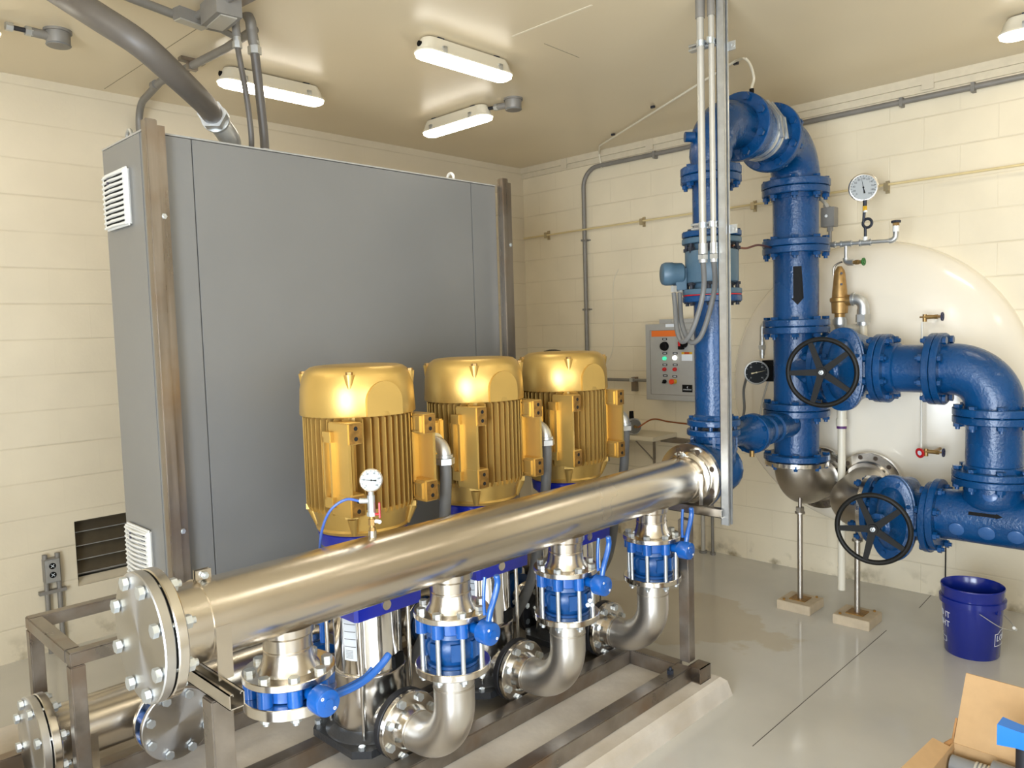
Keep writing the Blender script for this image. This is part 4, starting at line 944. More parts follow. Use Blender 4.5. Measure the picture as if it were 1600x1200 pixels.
def ss_elbow(name, label, pts, R, fpos, fd, wpos):
    t = thing(name, label, 'pipe elbow', tuple(pts[1]), 'cast stainless tank elbows')
    part('bend', M().tube(fillet(pts, R, 16), .135, 44), CASTSS, t)
    part('flange', M().disc(fpos, fd, .19, .03, .003, 56), STEELB, t)
    c = V(wpos); part('tank_flange', M().disc(c, (1, 0, 0), .203, .032, .003, 56).lathe(c - V((.03, 0, 0)), (1, 0, 0), [(0, .142), (.03, .15)], 44).cyl(c, c + V((.2, 0, 0)), .145), STEELB, t)
    x, y, z = frame_of((1, 0, 0))
    for k in range(12):
        a = 2 * PI * (k + .5) / 12; p = c + (x * math.cos(a) + y * math.sin(a)) * .176 - V((.001, 0, 0)); part('bolt_hole', M().cyl(p, p + V((.0008, 0, 0)), .014, seg=18), HOLE, t)
    return t
ss_elbow('tank_elbow', 'weathered stainless elbow under the thick riser turning into the white tank', [(QX, QY, .925), (QX, QY, .765), (5.01, QY, .765)], .155, (QX, QY, .903), (0, 0, 1), (4.985, QY, .765))
ss_elbow('tank_elbow', 'weathered stainless elbow behind the lower handwheel turning into the white tank', [(QX, 1.64, .69), (QX, 1.775, .69), (5.01, 1.775, .745)], .13, (QX, 1.66, .69), (0, -1, 0), (4.985, 1.775, .755))

def gate_valve(yc, z, rot, label):
    t = thing('gate_valve', label, 'valve', (QX, yc, z), 'blue gate valves')
    for s in (-1, 1): part('flange', M().disc((QX, yc + s * .135, z), (0, s, 0), FR, .034, .004), BLUE, t)
    part('throat', M().lathe((QX, yc - .15, z), (0, 1, 0), [(0, .15), (.04, .14), (.09, .145), (.15, .15), (.21, .145), (.26, .14), (.30, .15)], 44), BLUE, t)
    # flattened body with oval bonnet flange facing the room (-x)
    def oval(x, hy, hz, n=40): return [(x, yc + hy * math.copysign(abs(math.cos(a)) ** .85, math.cos(a)), z + hz * math.copysign(abs(math.sin(a)) ** .85, math.sin(a))) for a in [2 * PI * k / n for k in range(n)]]
    part('body', M().rings([oval(QX + .17, .05, .12), oval(QX + .13, .085, .19), oval(QX, .095, .205), oval(QX - .10, .09, .205), oval(QX - .115, .09, .2)]), BLUE, t)
    part('bonnet_flange', M().rings([oval(QX - .112, .115, .235), oval(QX - .116, .119, .239), oval(QX - .148, .119, .239), oval(QX - .15, .115, .235)]).rings([oval(QX - .1505, .113, .233), oval(QX - .178, .117, .237), oval(QX - .181, .112, .232)]), BLUE, t)
    bo = part('bonnet', M().rings([oval(QX - .18, .082, .178), oval(QX - .205, .075, .165), oval(QX - .25, .062, .12), oval(QX - .285, .052, .075), oval(QX - .31, .048, .055), oval(QX - .345, .046, .05), oval(QX - .35, .058, .066), oval(QX - .372, .058, .066), oval(QX - .376, .035, .04), oval(QX - .41, .028, .03)]), BLUE, t)
    for k in range(8):
        a = 2 * PI * (k + .5) / 8; part('bonnet_bolt', M().cyl((QX - .181, yc + .098 * math.cos(a), z + .209 * math.sin(a)), (QX - .19, yc + .098 * math.cos(a), z + .209 * math.sin(a)), .012, seg=14), BLUE, t)
    bolts(t, (QX, yc + .17, z), (0, -1, 0), FR - .026, 8, .0125, .075, BLUE); bolts(t, (QX, yc - .17, z), (0, 1, 0), FR - .026, 8, .0125, .075, BLUE)
    # handwheel
    wx = 4.20; R = .181; dn = V((-1, -.12, -.02)).normalized(); c = V((wx, yc - .0, z)); x, y, _ = frame_of(dn)
    part('stem', M().cyl((QX - .40, yc, z), c + dn * .012, .0135), GALV, t)
    b = M(); n = 72; b.tube([c + (x * math.cos(2 * PI * k / n) + y * math.sin(2 * PI * k / n)) * R for k in range(n)], .0135, 12, True)
    b.cyl(c - dn * .02, c + dn * .012, .032, .026, 28); b.cyl(c - dn * .05, c - dn * .02, .022, .03, 24)
    w_ = part('handwheel', b, WHEEL, t)
    for k in range(5):
        a = rot + 2 * PI * k / 5; v = x * math.cos(a) + y * math.sin(a); s = v.cross(dn)
        p0 = c + v * .02 - dn * .004; p1 = c + v * (R - .004)
        part('spoke', M().prism([p0 + s * .019, p1 + s * .013, p1 - s * .013, p0 - s * .019], dn * .009).prism([p0 + s * .004, p1 + s * .003, p1 - s * .003, p0 - s * .004], -dn * .010), WHEEL, w_)
    part('stem_nut', M().hex(c + dn * .012, c + dn * .02, .012).ball(c + dn * .02, .008), BOLTM, w_)
    return t
gate_valve(1.74, 1.51, .66, 'upper blue gate valve with a black five-spoke handwheel')
gate_valve(1.468, .685, .72, 'lower blue gate valve with a black five-spoke handwheel')
t = thing('spool_pipe', 'short horizontal blue spool right of the upper gate valve', 'pipe', (QX, 1.42, 1.51))
joint(t, (QX, 1.568, 1.51), (0, -1, 0), FR, th=.036, first=False, br=.013)
part('pipe', M().cyl((QX, 1.56, 1.51), (QX, 1.27, 1.51), PR, seg=56).lathe((QX, 1.535, 1.51), (0, -1, 0), [(0, PR + .012), (.045, PR + .012), (.052, PR)], 56), BLUE, t)
part('flange', M().disc((QX, 1.286, 1.51), (0, 1, 0), FR, .036, .004), BLUE, t)
t = thing('pipe_elbow', 'blue elbow at the right turning the upper line down', 'pipe elbow', (QX, 1.03, 1.51))
joint(t, (QX, 1.284, 1.51), (0, -1, 0), FR, th=.036, first=False, br=.013)
part('bend', M().tube(fillet([(QX, 1.27, 1.51), (QX, 1.015, 1.51), (QX, 1.015, 1.27)], .20, 18), .139, 44), BLUE, t)
part('flange', M().disc((QX, 1.015, 1.271), (0, 0, 1), FR, .04, .004), BLUE, t)
t = thing('spool_pipe', 'vertical blue spool at the right between the elbow and the round-patched tee', 'pipe', (QX, 1.015, 1.1))
joint(t, (QX, 1.015, 1.269), (0, 0, 1), FR, th=.038, second=False, br=.013)
part('pipe', M().cyl((QX, 1.015, .94), (QX, 1.015, 1.25), PR, seg=56), BLUE, t)
joint(t, (QX, 1.015, .943), (0, 0, 1), FR, th=.036, first=False, br=.013)
part('hub', M().lathe((QX, 1.015, .975), (0, 0, 1), [(0, PR + .012), (.03, PR + .010), (.036, PR)]), BLUE, t)
t = thing('pipe_tee', 'large blue tee at the right with raised round patches and a black side arrow', 'pipe tee', (QX, 1.015, .70), 'blue tees')
TZ = .715
part('flange', M().disc((QX, 1.015, .905), (0, 0, 1), FR, .036, .004), BLUE, t)
part('branch', M().lathe((QX, 1.015, TZ), (0, 0, 1), [(.04, .10), (.08, .135), (.11, .148), (.15, .142), (.2, .14)], 48), BLUE, t)
part('body', M().cyl((QX, 1.29, TZ), (QX, .70, TZ), .137, seg=64), BLUE, t)
part('flange', M().disc((QX, 1.298, TZ - .01), (0, -1, 0), FR, .036, .004), BLUE, t)
part('flange', M().disc((QX, .70, TZ), (0, -1, 0), FR, .036, .004), BLUE, t)
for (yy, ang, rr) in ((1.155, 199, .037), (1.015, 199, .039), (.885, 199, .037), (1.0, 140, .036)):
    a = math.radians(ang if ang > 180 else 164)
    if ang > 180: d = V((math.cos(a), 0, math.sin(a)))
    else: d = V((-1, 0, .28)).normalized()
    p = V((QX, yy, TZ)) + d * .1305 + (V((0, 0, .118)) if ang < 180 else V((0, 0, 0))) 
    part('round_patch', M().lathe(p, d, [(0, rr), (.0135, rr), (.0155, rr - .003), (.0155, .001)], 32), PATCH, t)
d = V((-.94, 0, .34)).normalized(); up = V((.34, 0, .94)).normalized(); p = V((QX, 1.015, TZ)) + d * .1385
q = M().prism([p + V((0, .085 + 0, 0)) + up * .009, p + V((0, -.04, 0)) + up * .009, p + V((0, -.04, 0)) + up * .014, p + V((0, -.07, 0)), p + V((0, -.04, 0)) - up * .014, p + V((0, -.04, 0)) - up * .009, p + V((0, .085, 0)) - up * .009], d * .001)
part('arrow', q, BLACK, t, 'black arrow pointing right')
t = thing('supply_pipe', 'blue pipe leaving the tee past the right edge', 'pipe', (QX, 0, TZ))
part('pipe', M().cyl((QX, .70, TZ), (QX, Y0 + .0, TZ), PR, seg=40), BLUE, t); part('flange', M().disc((QX, .663, TZ), (0, -1, 0), FR, .036, .004), BLUE, t)

# pipe stands on concrete pedestals
def stand(x, y, top, lab, lab2):
    q = solo('pedestal', M().box((x - .105, y - .105, 0), (x + .105, y + .105, .058), .003), CONCW, lab2, 'pedestal', (x, y, 0), 'concrete pedestals')
    t = thing('pipe_stand', lab, 'stand', (x, y, .058), 'steel pipe stands')
    part('post', M().cyl((x, y, .06), (x, y, top - .07), .0165), CASTSS, t)
    part('collar', M().hex((x, y, top - .09), (x, y, top - .06), .026).cyl((x, y, top - .1), (x, y, top - .09), .03), CASTSS, t)
    part('screw', M().cyl((x, y, top - .07), (x, y, top), .0115), FRAME, t)
    part('base_plate', M().box((x - .05, y - .05, .0585), (x + .05, y + .05, .064)), RUST, t)
    for sx in (-1, 1): part('anchor', M().hex((x + sx * .08, y + sx * -.07, .058), (x + sx * .08, y + sx * -.07, .068), .008), RUST, t)
stand(4.63, 2.055, .70, 'thin steel pipe stand under the weathered elbow of the thick riser', 'small concrete pedestal under the left pipe stand')
stand(4.61, 1.70, .59, 'thin steel pipe stand behind the lower handwheel', 'small concrete pedestal under the pipe stand behind the lower handwheel')

# ------------------------------------------------------------------ tank head
TY, TZc, TR = 1.911, 1.343, .957
b = M(); prof = []
for k in range(25):
    a = PI / 2 * k / 24; prof.append((.02 + .29 * math.sin(a), TR * math.cos(a)))
b.lathe((XW, TY, TZc), (-1, 0, 0), [(-.0, TR + .004), (.02, TR)] + prof[1:], 96)
tk = solo('pressure_tank', b, TANK, 'large glossy white domed tank head set in the right block wall', 'tank', (XW, TY, TZc), ang=60)
def neck(y, z, r, x1): return M().cyl((5.20, y, z), (x1, y, z), r)

# ------------------------------------------------------------------ instruments in front of the tank
IX = 4.93
def I(y, z): return V((IX, y, z))
t = thing('instrument_manifold', 'thin galvanised pipe run with tees carrying the gauge above the tank', 'pipe', (IX, 1.8, 2.265))
G = (4.930, 2.016, 2.266); Bq = (4.930, 1.626, 2.255)
pa, pb = V((4.930, 2.131, 2.269)), V((4.930, 1.626, 2.255))
part('run', M().cyl(pa, pb, .0115), GALV, t)
d = (pb - pa).normalized()
for px_ in ((4.930, 1.988, 2.264), (4.930, 1.889, 2.262), (4.930, 1.774, 2.258)):
    q = V(px_); part('tee', M().cyl(q - d * .032, q + d * .032, .0175).annulus(q - d * .034, d, .0205, .012, .01).annulus(q + d * .026, d, .0205, .012, .01), GALV, t)
e = V((4.930, 1.598, 2.305))
part('elbow', M().tube(fillet([pb - d * .01, V((IX, e.y, pb.z)), e], .03, 8), .0165), GALV, t)
part('nipple', M().cyl(e, e + V((0, 0, .035)), .018), WHITEP, t); part('cap_valve', M().hex(e + V((0, 0, .032)), e + V((0, 0, .052)), .019), BRASS, t); part('cap', M().disc(e + V((0, 0, .052)), (0, 0, 1), .028, .014, .002, 10), DARKB, t)
q = V((4.930, 1.889, 2.262)); r_ = V((4.930, 1.889, 2.175))
part('drop', M().cyl(q, r_, .0115).tube(fillet([r_, r_ + V((0, 0, -.03)), r_ + V((-.01, -.05, -.032))], .025, 8), .019), GALV, t)
s_ = r_ + V((-.01, -.05, -.032)); part('drain_valve', M().cyl(s_, s_ + V((-.005, -.05, 0)), .011).hex(s_ + V((-.001, -.012, 0)), s_ + V((-.003, -.03, 0)), .016), BRASS, t)
h = s_ + V((-.006, -.058, 0)); part('green_handle', M().annulus(h, (-.1, -1, 0), .024, .017, .007, 16).cyl(h + V((0, .012, 0)), h - V((0, .008, 0)), .009).obox(h - V((0, .003, 0)), (.04, .006, .006), (0, 0, 1), (1, 0, 0)).obox(h - V((0, .003, 0)), (.04, .006, .006), (1, 0, 0)), GREENP, t)
gc = V((4.930, 1.786, 2.591))
q = V((4.930, 1.774, 2.258)); z0 = q.z
t = thing('pressure_gauge', 'large white-faced pressure gauge on a black coiled siphon above the tank', 'gauge', tuple(q))
gauge(t, gc, (-.93, -.36, -.05), .080, DIAL, STEELB, (math.radians(101), BLACK), ticks=21, numerals=['0', '20', '40', '60', '80', '100', '120', '140', '160', '180', '200'], depth=.04)
yq = q.y; b = M(); lo = V((IX, yq, z0 + .03)); cz = V((4.930, 1.774, 2.374))
cy_ = yq - .012
part('siphon', M().tube([V((IX, cy_ + .026 * math.cos(k * PI / 16), cz.z + .026 * math.sin(k * PI / 16))) for k in range(32)], .0085, 10, True).cyl(lo, (IX, yq, cz.z - .02), .0085).cyl((IX, yq + .010, cz.z + .008), (IX, yq + .006, cz.z + .08), .0085), DARKB, t)
zt = cz.z + .07; part('union', M().cyl((IX, yq, z0 + .012), (IX, yq, z0 + .036), .013).cyl((IX, yq, zt - .004), (IX, yq, zt + .008), .012), WHITEP, t)
part('adapter', M().hex((IX, yq + .003, zt + .006), (IX, yq + .003, zt + .034), .0135), YELLOW, t); part('stem', M().cyl((IX, yq + .003, zt + .03), (IX, yq + .002, gc.z - .078), .0115), DARKB, t)
q = V((4.930, 1.988, 2.264)); sw = V((4.930, 1.992, 2.435))
t = thing('pressure_switch', 'small dark grey box-shaped pressure switch left of the big gauge', 'switch', tuple(q))
part('case', M().box((sw.x - .035, sw.y - .042, sw.z - .058), (sw.x + .035, sw.y + .042, sw.z + .062), .003), COND, t)
part('stem', M().cyl((sw.x, q.y, q.z + .01), (sw.x, q.y, sw.z - .058), .011).hex((sw.x, q.y, sw.z - .085), (sw.x, q.y, sw.z - .058), .020), COND, t)
part('dial', M().cyl((sw.x - .037, sw.y + .006, sw.z + .008), (sw.x - .0355, sw.y + .006, sw.z + .008), .009), WHITEP, t)
part('feed', M().tube([(sw.x, sw.y + .012, sw.z + .06), (sw.x, sw.y + .03, sw.z + .10), (sw.x, sw.y + .11, sw.z + .18)], .013).hex((sw.x, sw.y + .01, sw.z + .06), (sw.x, sw.y + .025, sw.z + .085), .019), CONDL, t)

t = thing('relief_valve', 'bronze safety relief valve with galvanised elbows on the tank', 'valve', (4.930, 1.928, 1.792))
q = V((4.930, 1.928, 1.872)); z0 = q.z; s = .0041
def zz(py): return z0 + (480 - py) * .00416
b = M(); b.lathe((IX, q.y, zz(497)), (0, 0, 1), [(0, .031), (.03, .031), (.034, .047), (.10, .05), (.108, .058), (.128, .058), (.133, .046), (.17, .044), (.28, .033), (.30, .028), (.325, .012)], 32)
b.cyl((IX, q.y, zz(470)), (IX, q.y - .085, zz(470)), .034); part('body', b, BRONZE, t)
part('test_lever', M().tube(smooth([(IX - .01, q.y + .036, zz(432)), (IX - .01, q.y + .03, zz(419)), (IX - .01, q.y + .0, zz(414)), (IX - .012, q.y - .02, zz(413))], 6), .006), CASTSS, t)
c_ = M()
for dz in (430, 446): c_.cyl((IX - .03, q.y - .02, zz(dz)), (IX - .043, q.y - .028, zz(dz)), .007, seg=12)
part('screw', c_, DARKB, t)
b = M(); b.tube(fillet([(IX, q.y - .07, zz(469)), (IX, q.y - .143, zz(469)), (IX, q.y - .143, zz(487))], .05, 10), .033, 24); b.annulus((IX, q.y - .075, zz(469)), (0, -1, 0), .04, .03, .016, 28); b.hex((IX, q.y - .143, zz(503)), (IX, q.y - .143, zz(492)), .046); b.cyl((IX, q.y - .143, zz(508)), (IX, q.y - .143, zz(484)), .036); part('outlet_elbow', b, GALV, t)
b = M(); b.tube(fillet([(IX, q.y, zz(495)), (IX, q.y, zz(514)), (5.14, q.y - .06, zz(514))], .05, 10), .035, 24); b.cyl((IX, q.y, zz(506)), (IX, q.y, zz(498)), .042); part('inlet_elbow', b, GALV, t)
t = thing('drain_pipe', 'white plastic discharge pipe dropping from the relief valve towards the floor', 'pipe', (4.930, 1.916, 0.067))
a = V((IX, q.y - .143, zz(505))); f_ = V((5.020, 1.959, 1.155)); lo_ = V((4.930, 1.916, 0.067))
part('pipe', M().tube(fillet([a, (IX, a.y, 1.55), (lo_.x, lo_.y, 1.40), (lo_.x, lo_.y, lo_.z)], .05, 8), .0235, 22), PVC, t)
part('coupling', M().cyl((lo_.x, lo_.y, 1.17), (lo_.x, lo_.y, 1.235), .028).cyl((lo_.x, lo_.y, 1.125), (lo_.x, lo_.y, 1.17), .033), PVC, t)
part('primer_ring', M().annulus((lo_.x, lo_.y, 1.108), (0, 0, 1), .030, .024, .022, 32), PURPLE, t)

def hosebib(px, m, lab, extra=False):
    q = V(px); t = thing('sight_valve', lab, 'valve', (5.12, q.y, q.z), 'small brass valves on the tank')
    part('shank', M().cyl((5.25, q.y, q.z), (q.x, q.y, q.z), .009), BRASS, t)
    part('body', M().cyl((q.x, q.y + .042, q.z), (q.x, q.y - .02, q.z), .012, seg=18).hex((q.x, q.y - .02, q.z), (q.x, q.y - .035, q.z), .0145).cyl((q.x, q.y + .035, q.z - .028), (q.x, q.y + .035, q.z + .016), .0115, seg=16).cyl((q.x, q.y + .04, q.z), (q.x, q.y + .062, q.z), .005).cyl((q.x, q.y - .035, q.z), (q.x, q.y - .055, q.z), .006), BRASS, t)
    h = V((q.x, q.y - .056, q.z)); b = M(); b.annulus(h, (0, -1, 0), .026, .019, .007, 14)
    for k in range(3): b.obox(h - V((0, .0035, 0)), (.044, .005, .005), (math.cos(k * PI / 3), 0, math.sin(k * PI / 3)), (0, 1, 0))
    b.cyl(h + V((0, .005, 0)), h - V((0, .010, 0)), .007); part('handle', b, m, t)
    if extra:
        h = V((q.x - .025, q.y + .058, q.z - .008)); d = V((-.8, .45, -.1)).normalized(); part('bleed_handle', M().annulus(h, d, .03, .019, .009, 16).cyl(h, h + d * .006, .02), RED, t); part('bleed_cap', M().cyl(h, h + d * .009, .014), LABEL, t); part('bleed_stem', M().cyl((q.x, q.y + .045, q.z), h, .01), BRASS, t)
hosebib((4.980, 1.417, 1.795), NAVYP, 'small brass valve with dark wheel on the tank, above the horizontal blue line')
hosebib((4.980, 1.404, 0.998), RED if 0 else NAVYP, 'small brass valve with a red wheel at its side, low on the tank', True)
a = V((4.980, 1.466, 1.767)); b_ = V((4.980, 1.457, 1.016))
solo('sight_tube', M().cyl(a, (a.x, a.y, b_.z), .006, seg=14), mat('sight_tube', (.72, .69, .60), .2), 'thin clear sight tube between the two small brass tank valves', 'tube', tuple(b_))

# black dial switch left of the thick riser
t = thing('pressure_switch', 'round black-dial pressure switch left of the thick blue riser', 'switch', (4.930, 2.406, 1.485))
q = V((4.930, 2.383, 1.472)); part('case', M().box((q.x - .05, q.y - .06, q.z - .075), (q.x + .06, q.y + .055, q.z + .065), .01).cyl((q.x - .05, q.y, q.z), (q.x - .075, q.y + .01, q.z), .05), BLACK, t)
g = V((4.800, 2.423, 1.462)); gauge(t, g, (-.86, -.5, -.02), .076, DIALB, GALV, (math.radians(12), mat('cream_needle', (.7, .6, .35), .4)), ticks=9, depth=.05, numerals=['0', '30', '60', '90'], txt=DIAL)
part('link', M().cyl(g + V((.04, .02, 0)), q, .018), GALV, t)
b = M(); e0 = V((4.930, 2.446, 1.549)); e1 = V((4.930, 2.445, 1.778)); b.tube(fillet([e0, V((IX, e0.y, e1.z + .0)), V((IX, e0.y - .05, e1.z + .02)), (5.08, e0.y - .07, e1.z + .02)], .04, 8), .0145, 16); b.hex((IX, e0.y, e0.z + .06), (IX, e0.y, e0.z + .09), .026); b.cyl((IX, e0.y, e0.z + .02), (IX, e0.y, e0.z + .115), .018); part('feed_pipe', b, GALV, t)
P = smooth([(g.x + .02, g.y + .075, g.z - .01), (4.900, 2.568, 1.330), (4.900, 2.565, 1.198), (4.900, 2.590, 1.099)], 8)
solo('hose', M().tube(P, .009, 10), FLEX, 'thin grey hose hanging from the black-dial switch', 'hose', (4.900, 2.568, 1.330))
P = smooth([(q.x, q.y + .02, q.z - .07), (4.930, 2.444, 1.267), (4.930, 2.473, 1.112)], 8)
solo('wire', M().tube(P, .007, 8), COPPER if 0 else CONDL, 'short pale cable hanging under the black-dial switch', 'cable', (4.930, 2.453, 1.266))

# copper line from the flow meter top to the thick riser
P = smooth([(RX + .10, RY - .06, 2.195), (3.931, 2.042, 2.195), (4.170, 2.088, 2.230), (QX - .1, QY + .09, 2.24)], 8)
solo('copper_tube', M().tube(P, .006, 10), COPPER, 'thin copper tube between the flow meter and the thick riser', 'tube', (3.931, 2.042, 2.195))
# vent tube on the ceiling
P = smooth([(4.075, 2.073, 3.03), (4.075, 2.073, 3.08), (4.096, 2.070, 3.137), (4.034, 2.060, 3.193), (3.979, 2.065, 3.215), (4.139, 2.199, 3.272)], 5) + fillet([(4.143, 2.209, 3.272), (5.161, 3.962, 3.272), (5.330, 4.100, 3.258), (5.340, 4.084, 3.140)], [.03, .01], 8)
t = thing('vent_tube', 'white plastic tube from the blue top elbow across the ceiling to the right wall', 'tube', (4.075, 2.073, 2.99))
part('tube', M().tube(P, .0075, 10), TUBEW, t)
part('barbed_fitting', M().cyl((4.075, 2.073, 3.0), (4.075, 2.073, 3.075), .0125), BLACK, t); part('base_fitting', M().hex((4.075, 2.073, 2.98), (4.075, 2.073, 3.005), .016), BRASS, t)
for px_ in ((4.971, 3.683, 3.276), (4.573, 3.050, 3.276), (4.200, 2.232, 3.276)):
    q = V(px_); part('clip', M().box((q.x - .008, q.y - .014, q.z - .004), (q.x + .008, q.y + .014, ZC)), DARKB, t)

# ------------------------------------------------------------------ services on the right wall
P = fillet([(XW - .03, 4.285, 1.0), (XW - .03, 4.285, 3.16), (XW - .03, Y0 + .02, 3.15)], .16, 10)
t = thing('conduit', 'dark grey conduit under the ceiling trim, bending down the right wall near the corner', 'conduit', (XW - .03, 4.285, 1.6))
part('run', M().tube(P, .018, 16), COND, t)
for y in (3.55, 2.7, 1.7, 1.3, .5): part('strap', M().box((XW - .052, y - .01, 3.125), (XW, y + .01, 3.18)), COND, t)
for z in (2.55, 1.95): part('strap', M().box((XW - .052, 4.26, z - .008), (XW, 4.31, z + .008)).cyl((XW - .01, 4.245, z), (XW - .004, 4.245, z), .007), COND, t)
t = thing('gas_line', 'thin yellowish tube on stand-off clips along the right wall', 'tube', (XW - .05, 3, 2.63))
part('tube', M().cyl((XW - .05, 4.99, 2.637), (XW - .05, -1.8, 2.665), .0075, seg=12), mat('yellowed_tube', (.66, .53, .27), .4), t)
for y in (4.72, 3.68, 2.71, 1.79): part('standoff', M().box((XW - .012, y - .012, 2.60), (XW, y + .012, 2.68)).cyl((XW - .06, y, 2.635), (XW, y, 2.635), .008).box((XW - .062, y - .02, 2.612), (XW - .042, y + .008, 2.662)), mat('clip_metal', (.42, .34, .2), .4, .5) if y == 4.72 else bpy.data.materials['clip_metal'], t)

# control panel
px0, px1 = 5.165, XW
ytl, ztl = (5.165, 3.550, 1.803)[1:]; ybr, zbr = (5.165, 3.086, 1.205)[1:]
t = thing('control_panel', 'grey wall control panel with coloured pilot lights and an orange strip', 'control panel', (px0 + .1, (ytl + ybr) / 2, zbr))
z1, z0 = ztl, zbr; y1, y0 = ytl, ytl - .50
part('enclosure', M().box((px0 + .012, y0, z0), (px1, y1, z1), .006), GREYE, t)
part('door', M().box((px0, y0 + .0, z0 + .0), (px0 + .0125, y1, z1), .003), GREYE, t)
b = M(); fr = [(y0 + .03, z0 + .045), (y1 - .045, z0 + .045), (y1 - .045, z1 - .05), (y0 + .03, z1 - .05)]
for k in range(4):
    a, c = fr[k], fr[(k + 1) % 4]; b.tube([(px0 - .0005, a[0], a[1]), (px0 - .0005, c[0], c[1])], .0022, 6)
part('pressed_border', b, COND, t)
part('rain_hood', M().box((px0 + .02, y0 + .02, z1 + .002), (px1, y1 - .12, z1 + .035)), GREYE, t)
part('latch', M().cyl((px0 + .015, y0 + .25, z1 + .02), (px0 + .02, y0 + .25, z1 + .02), .014), GALV, t)
def pt(px_): return V(px_)
part('orange_strip', M().box((px0 - .0012, (5.165, 3.246, 1.731)[1], (5.165, 3.361, 1.704)[2]), (px0 - .0002, (5.165, 3.491, 1.736)[1], (5.165, 3.360, 1.753)[2])), ORANGE, t)
part('tag', M().box((px0 - .0012, (5.165, 3.285, 1.791)[1], (5.165, 3.331, 1.777)[2]), (px0 - .0002, (5.165, 3.360, 1.793)[1], (5.165, 3.331, 1.802)[2])), LABEL, t)
for lab, px_ in (('k', (5.165, 3.370, 1.684)), ('k', (5.165, 3.370, 1.574)), ('k', (5.165, 3.277, 1.574)), ('k', (5.165, 3.371, 1.484)), ('k', (5.165, 3.278, 1.485)), ('k', (5.165, 3.370, 1.399)), ('k', (5.165, 3.283, 1.395))):
    q = V(px_); lp = part('legend_plate', M().box((px0 - .0014, q.y - .021, q.z - .008), (px0 - .0002, q.y + .021, q.z + .008)), BLACK, t)
    part('print', M().box((px0 - .0018, q.y - .013, q.z - .0025), (px0 - .0015, q.y + .013, q.z + .0025)), LABEL, lp)
def knob(px_, r, m, dpt, n): q = V(px_); return part(n, M().lathe((px0, q.y, q.z), (-1, 0, 0), [(0, r * 1.15), (dpt * .3, r * 1.15), (dpt * .32, r), (dpt * .9, r), (dpt, r * .8)], 24), m, t)
knob((5.165, 3.369, 1.629), .031, BLACK, .03, 'pressure_dial'); knob((5.165, 3.370, 1.534), .0135, GREEN, .022, 'green_pilot_light'); knob((5.165, 3.278, 1.539), .0145, LENSW, .022, 'white_pilot_light')
knob((5.165, 3.372, 1.449), .0135, REDL, .022, 'red_pilot_light'); knob((5.165, 3.279, 1.450), .0135, REDL, .022, 'red_pilot_light')
q = V((5.165, 3.286, 1.356)); part('stop_collar', M().cyl((px0, q.y - .004, q.z), (px0 - .03, q.y, q.z), .019), YELLOW, t); part('stop_button', M().lathe((px0 - .03, q.y + .002, q.z), (-1, 0, 0), [(0, .016), (.004, .021), (.016, .021), (.022, .016)], 24), mat('stop_red', (.75, .05, .01), .3), t)
q = V((5.165, 3.374, 1.353)); part('selector', M().cyl((px0, q.y, q.z), (px0 - .012, q.y, q.z), .016).obox((px0 - .018, q.y, q.z), (.03, .008, .012), (0, 1, -1), (1, 0, 0)), BLACK, t)
q = V((5.165, 3.208, 1.638)); part('disconnect_handle', M().box((px0 - .05, q.y - .016, q.z - .035), (px0, q.y + .016, q.z + .03), .004).cyl((px0, q.y - .012, q.z + .01), (px0 - .03, q.y - .012, q.z + .01), .032), BLACK, t)
part('disconnect_insert', M().box((px0 - .052, q.y - .008, q.z - .008), (px0 - .0502, q.y + .010, q.z + .028)), RED, t)
q0 = V((5.165, 3.220, 1.584)); q1 = V((5.165, 3.126, 1.516)); wl = part('warning_label', M().box((px0 - .0012, q1.y, q1.z), (px0 - .0002, q0.y, q0.z)), LABEL, t)
part('warning_band', M().box((px0 - .0016, q1.y, q0.z - .018), (px0 - .0013, q0.y, q0.z)), YELLOW, wl); part('warning_block', M().box((px0 - .002, q1.y + .025, q0.z - .017), (px0 - .0017, q0.y - .025, q0.z - .001)), mat('danger_red', (.5, .06, .01), .5), wl)
q0 = V((5.165, 3.218, 1.333)); q1 = V((5.165, 3.129, 1.276)); npz = part('maker_plate', M().box((px0 - .0016, q1.y, q1.z), (px0 - .0002, q0.y, q0.z)), BLACK, t)
cy, cz_ = (q0.y + q1.y) / 2, (q0.z + q1.z) / 2
part('maker_name', place_mb(text_mb('SYNCROFLO', .0125, .0002), (px0 - .002, cy, cz_ - .010), (0, -1, 0), (0, 0, 1)), LABEL, npz)
part('maker_mark', M().prism([(px0 - .0018, cy + .004, cz_ + .009), (px0 - .0018, cy - .004, cz_ + .017), (px0 - .0018, cy - .007, cz_ + .015), (px0 - .0018, cy - .001, cz_ + .009), (px0 - .0018, cy - .007, cz_ + .003), (px0 - .0018, cy - .004, cz_ + .001)], (-.0004, 0, 0)), LABEL, npz)

# conduit into the panel on a strut piece
t = thing('conduit', 'small grey conduit entering the control panel from the left on a short strut', 'conduit', (XW - .05, 3.85, 1.35))
a = V((5.310, 4.082, 1.298)); b_ = V((5.310, 3.685, 1.320))
part('run', M().cyl((5.31, a.y, 1.345), (5.31, y1 - .01, 1.345), .0125), COND, t)
q = V((5.350, 3.790, 1.309)); part('strut', M().box((5.328, q.y - .021, q.z - .06), (XW, q.y + .021, q.z + .06)), FRAME, t); part('clamp', M().box((5.295, q.y - .016, 1.33), (5.328, q.y + .016, 1.362)), GALV, t)
part('elbow', M().tube(fillet([(5.31, a.y, 1.345), (5.31, a.y + .06, 1.345), (5.31, a.y + .06, 1.26)], .04, 8), .0145), COND, t)

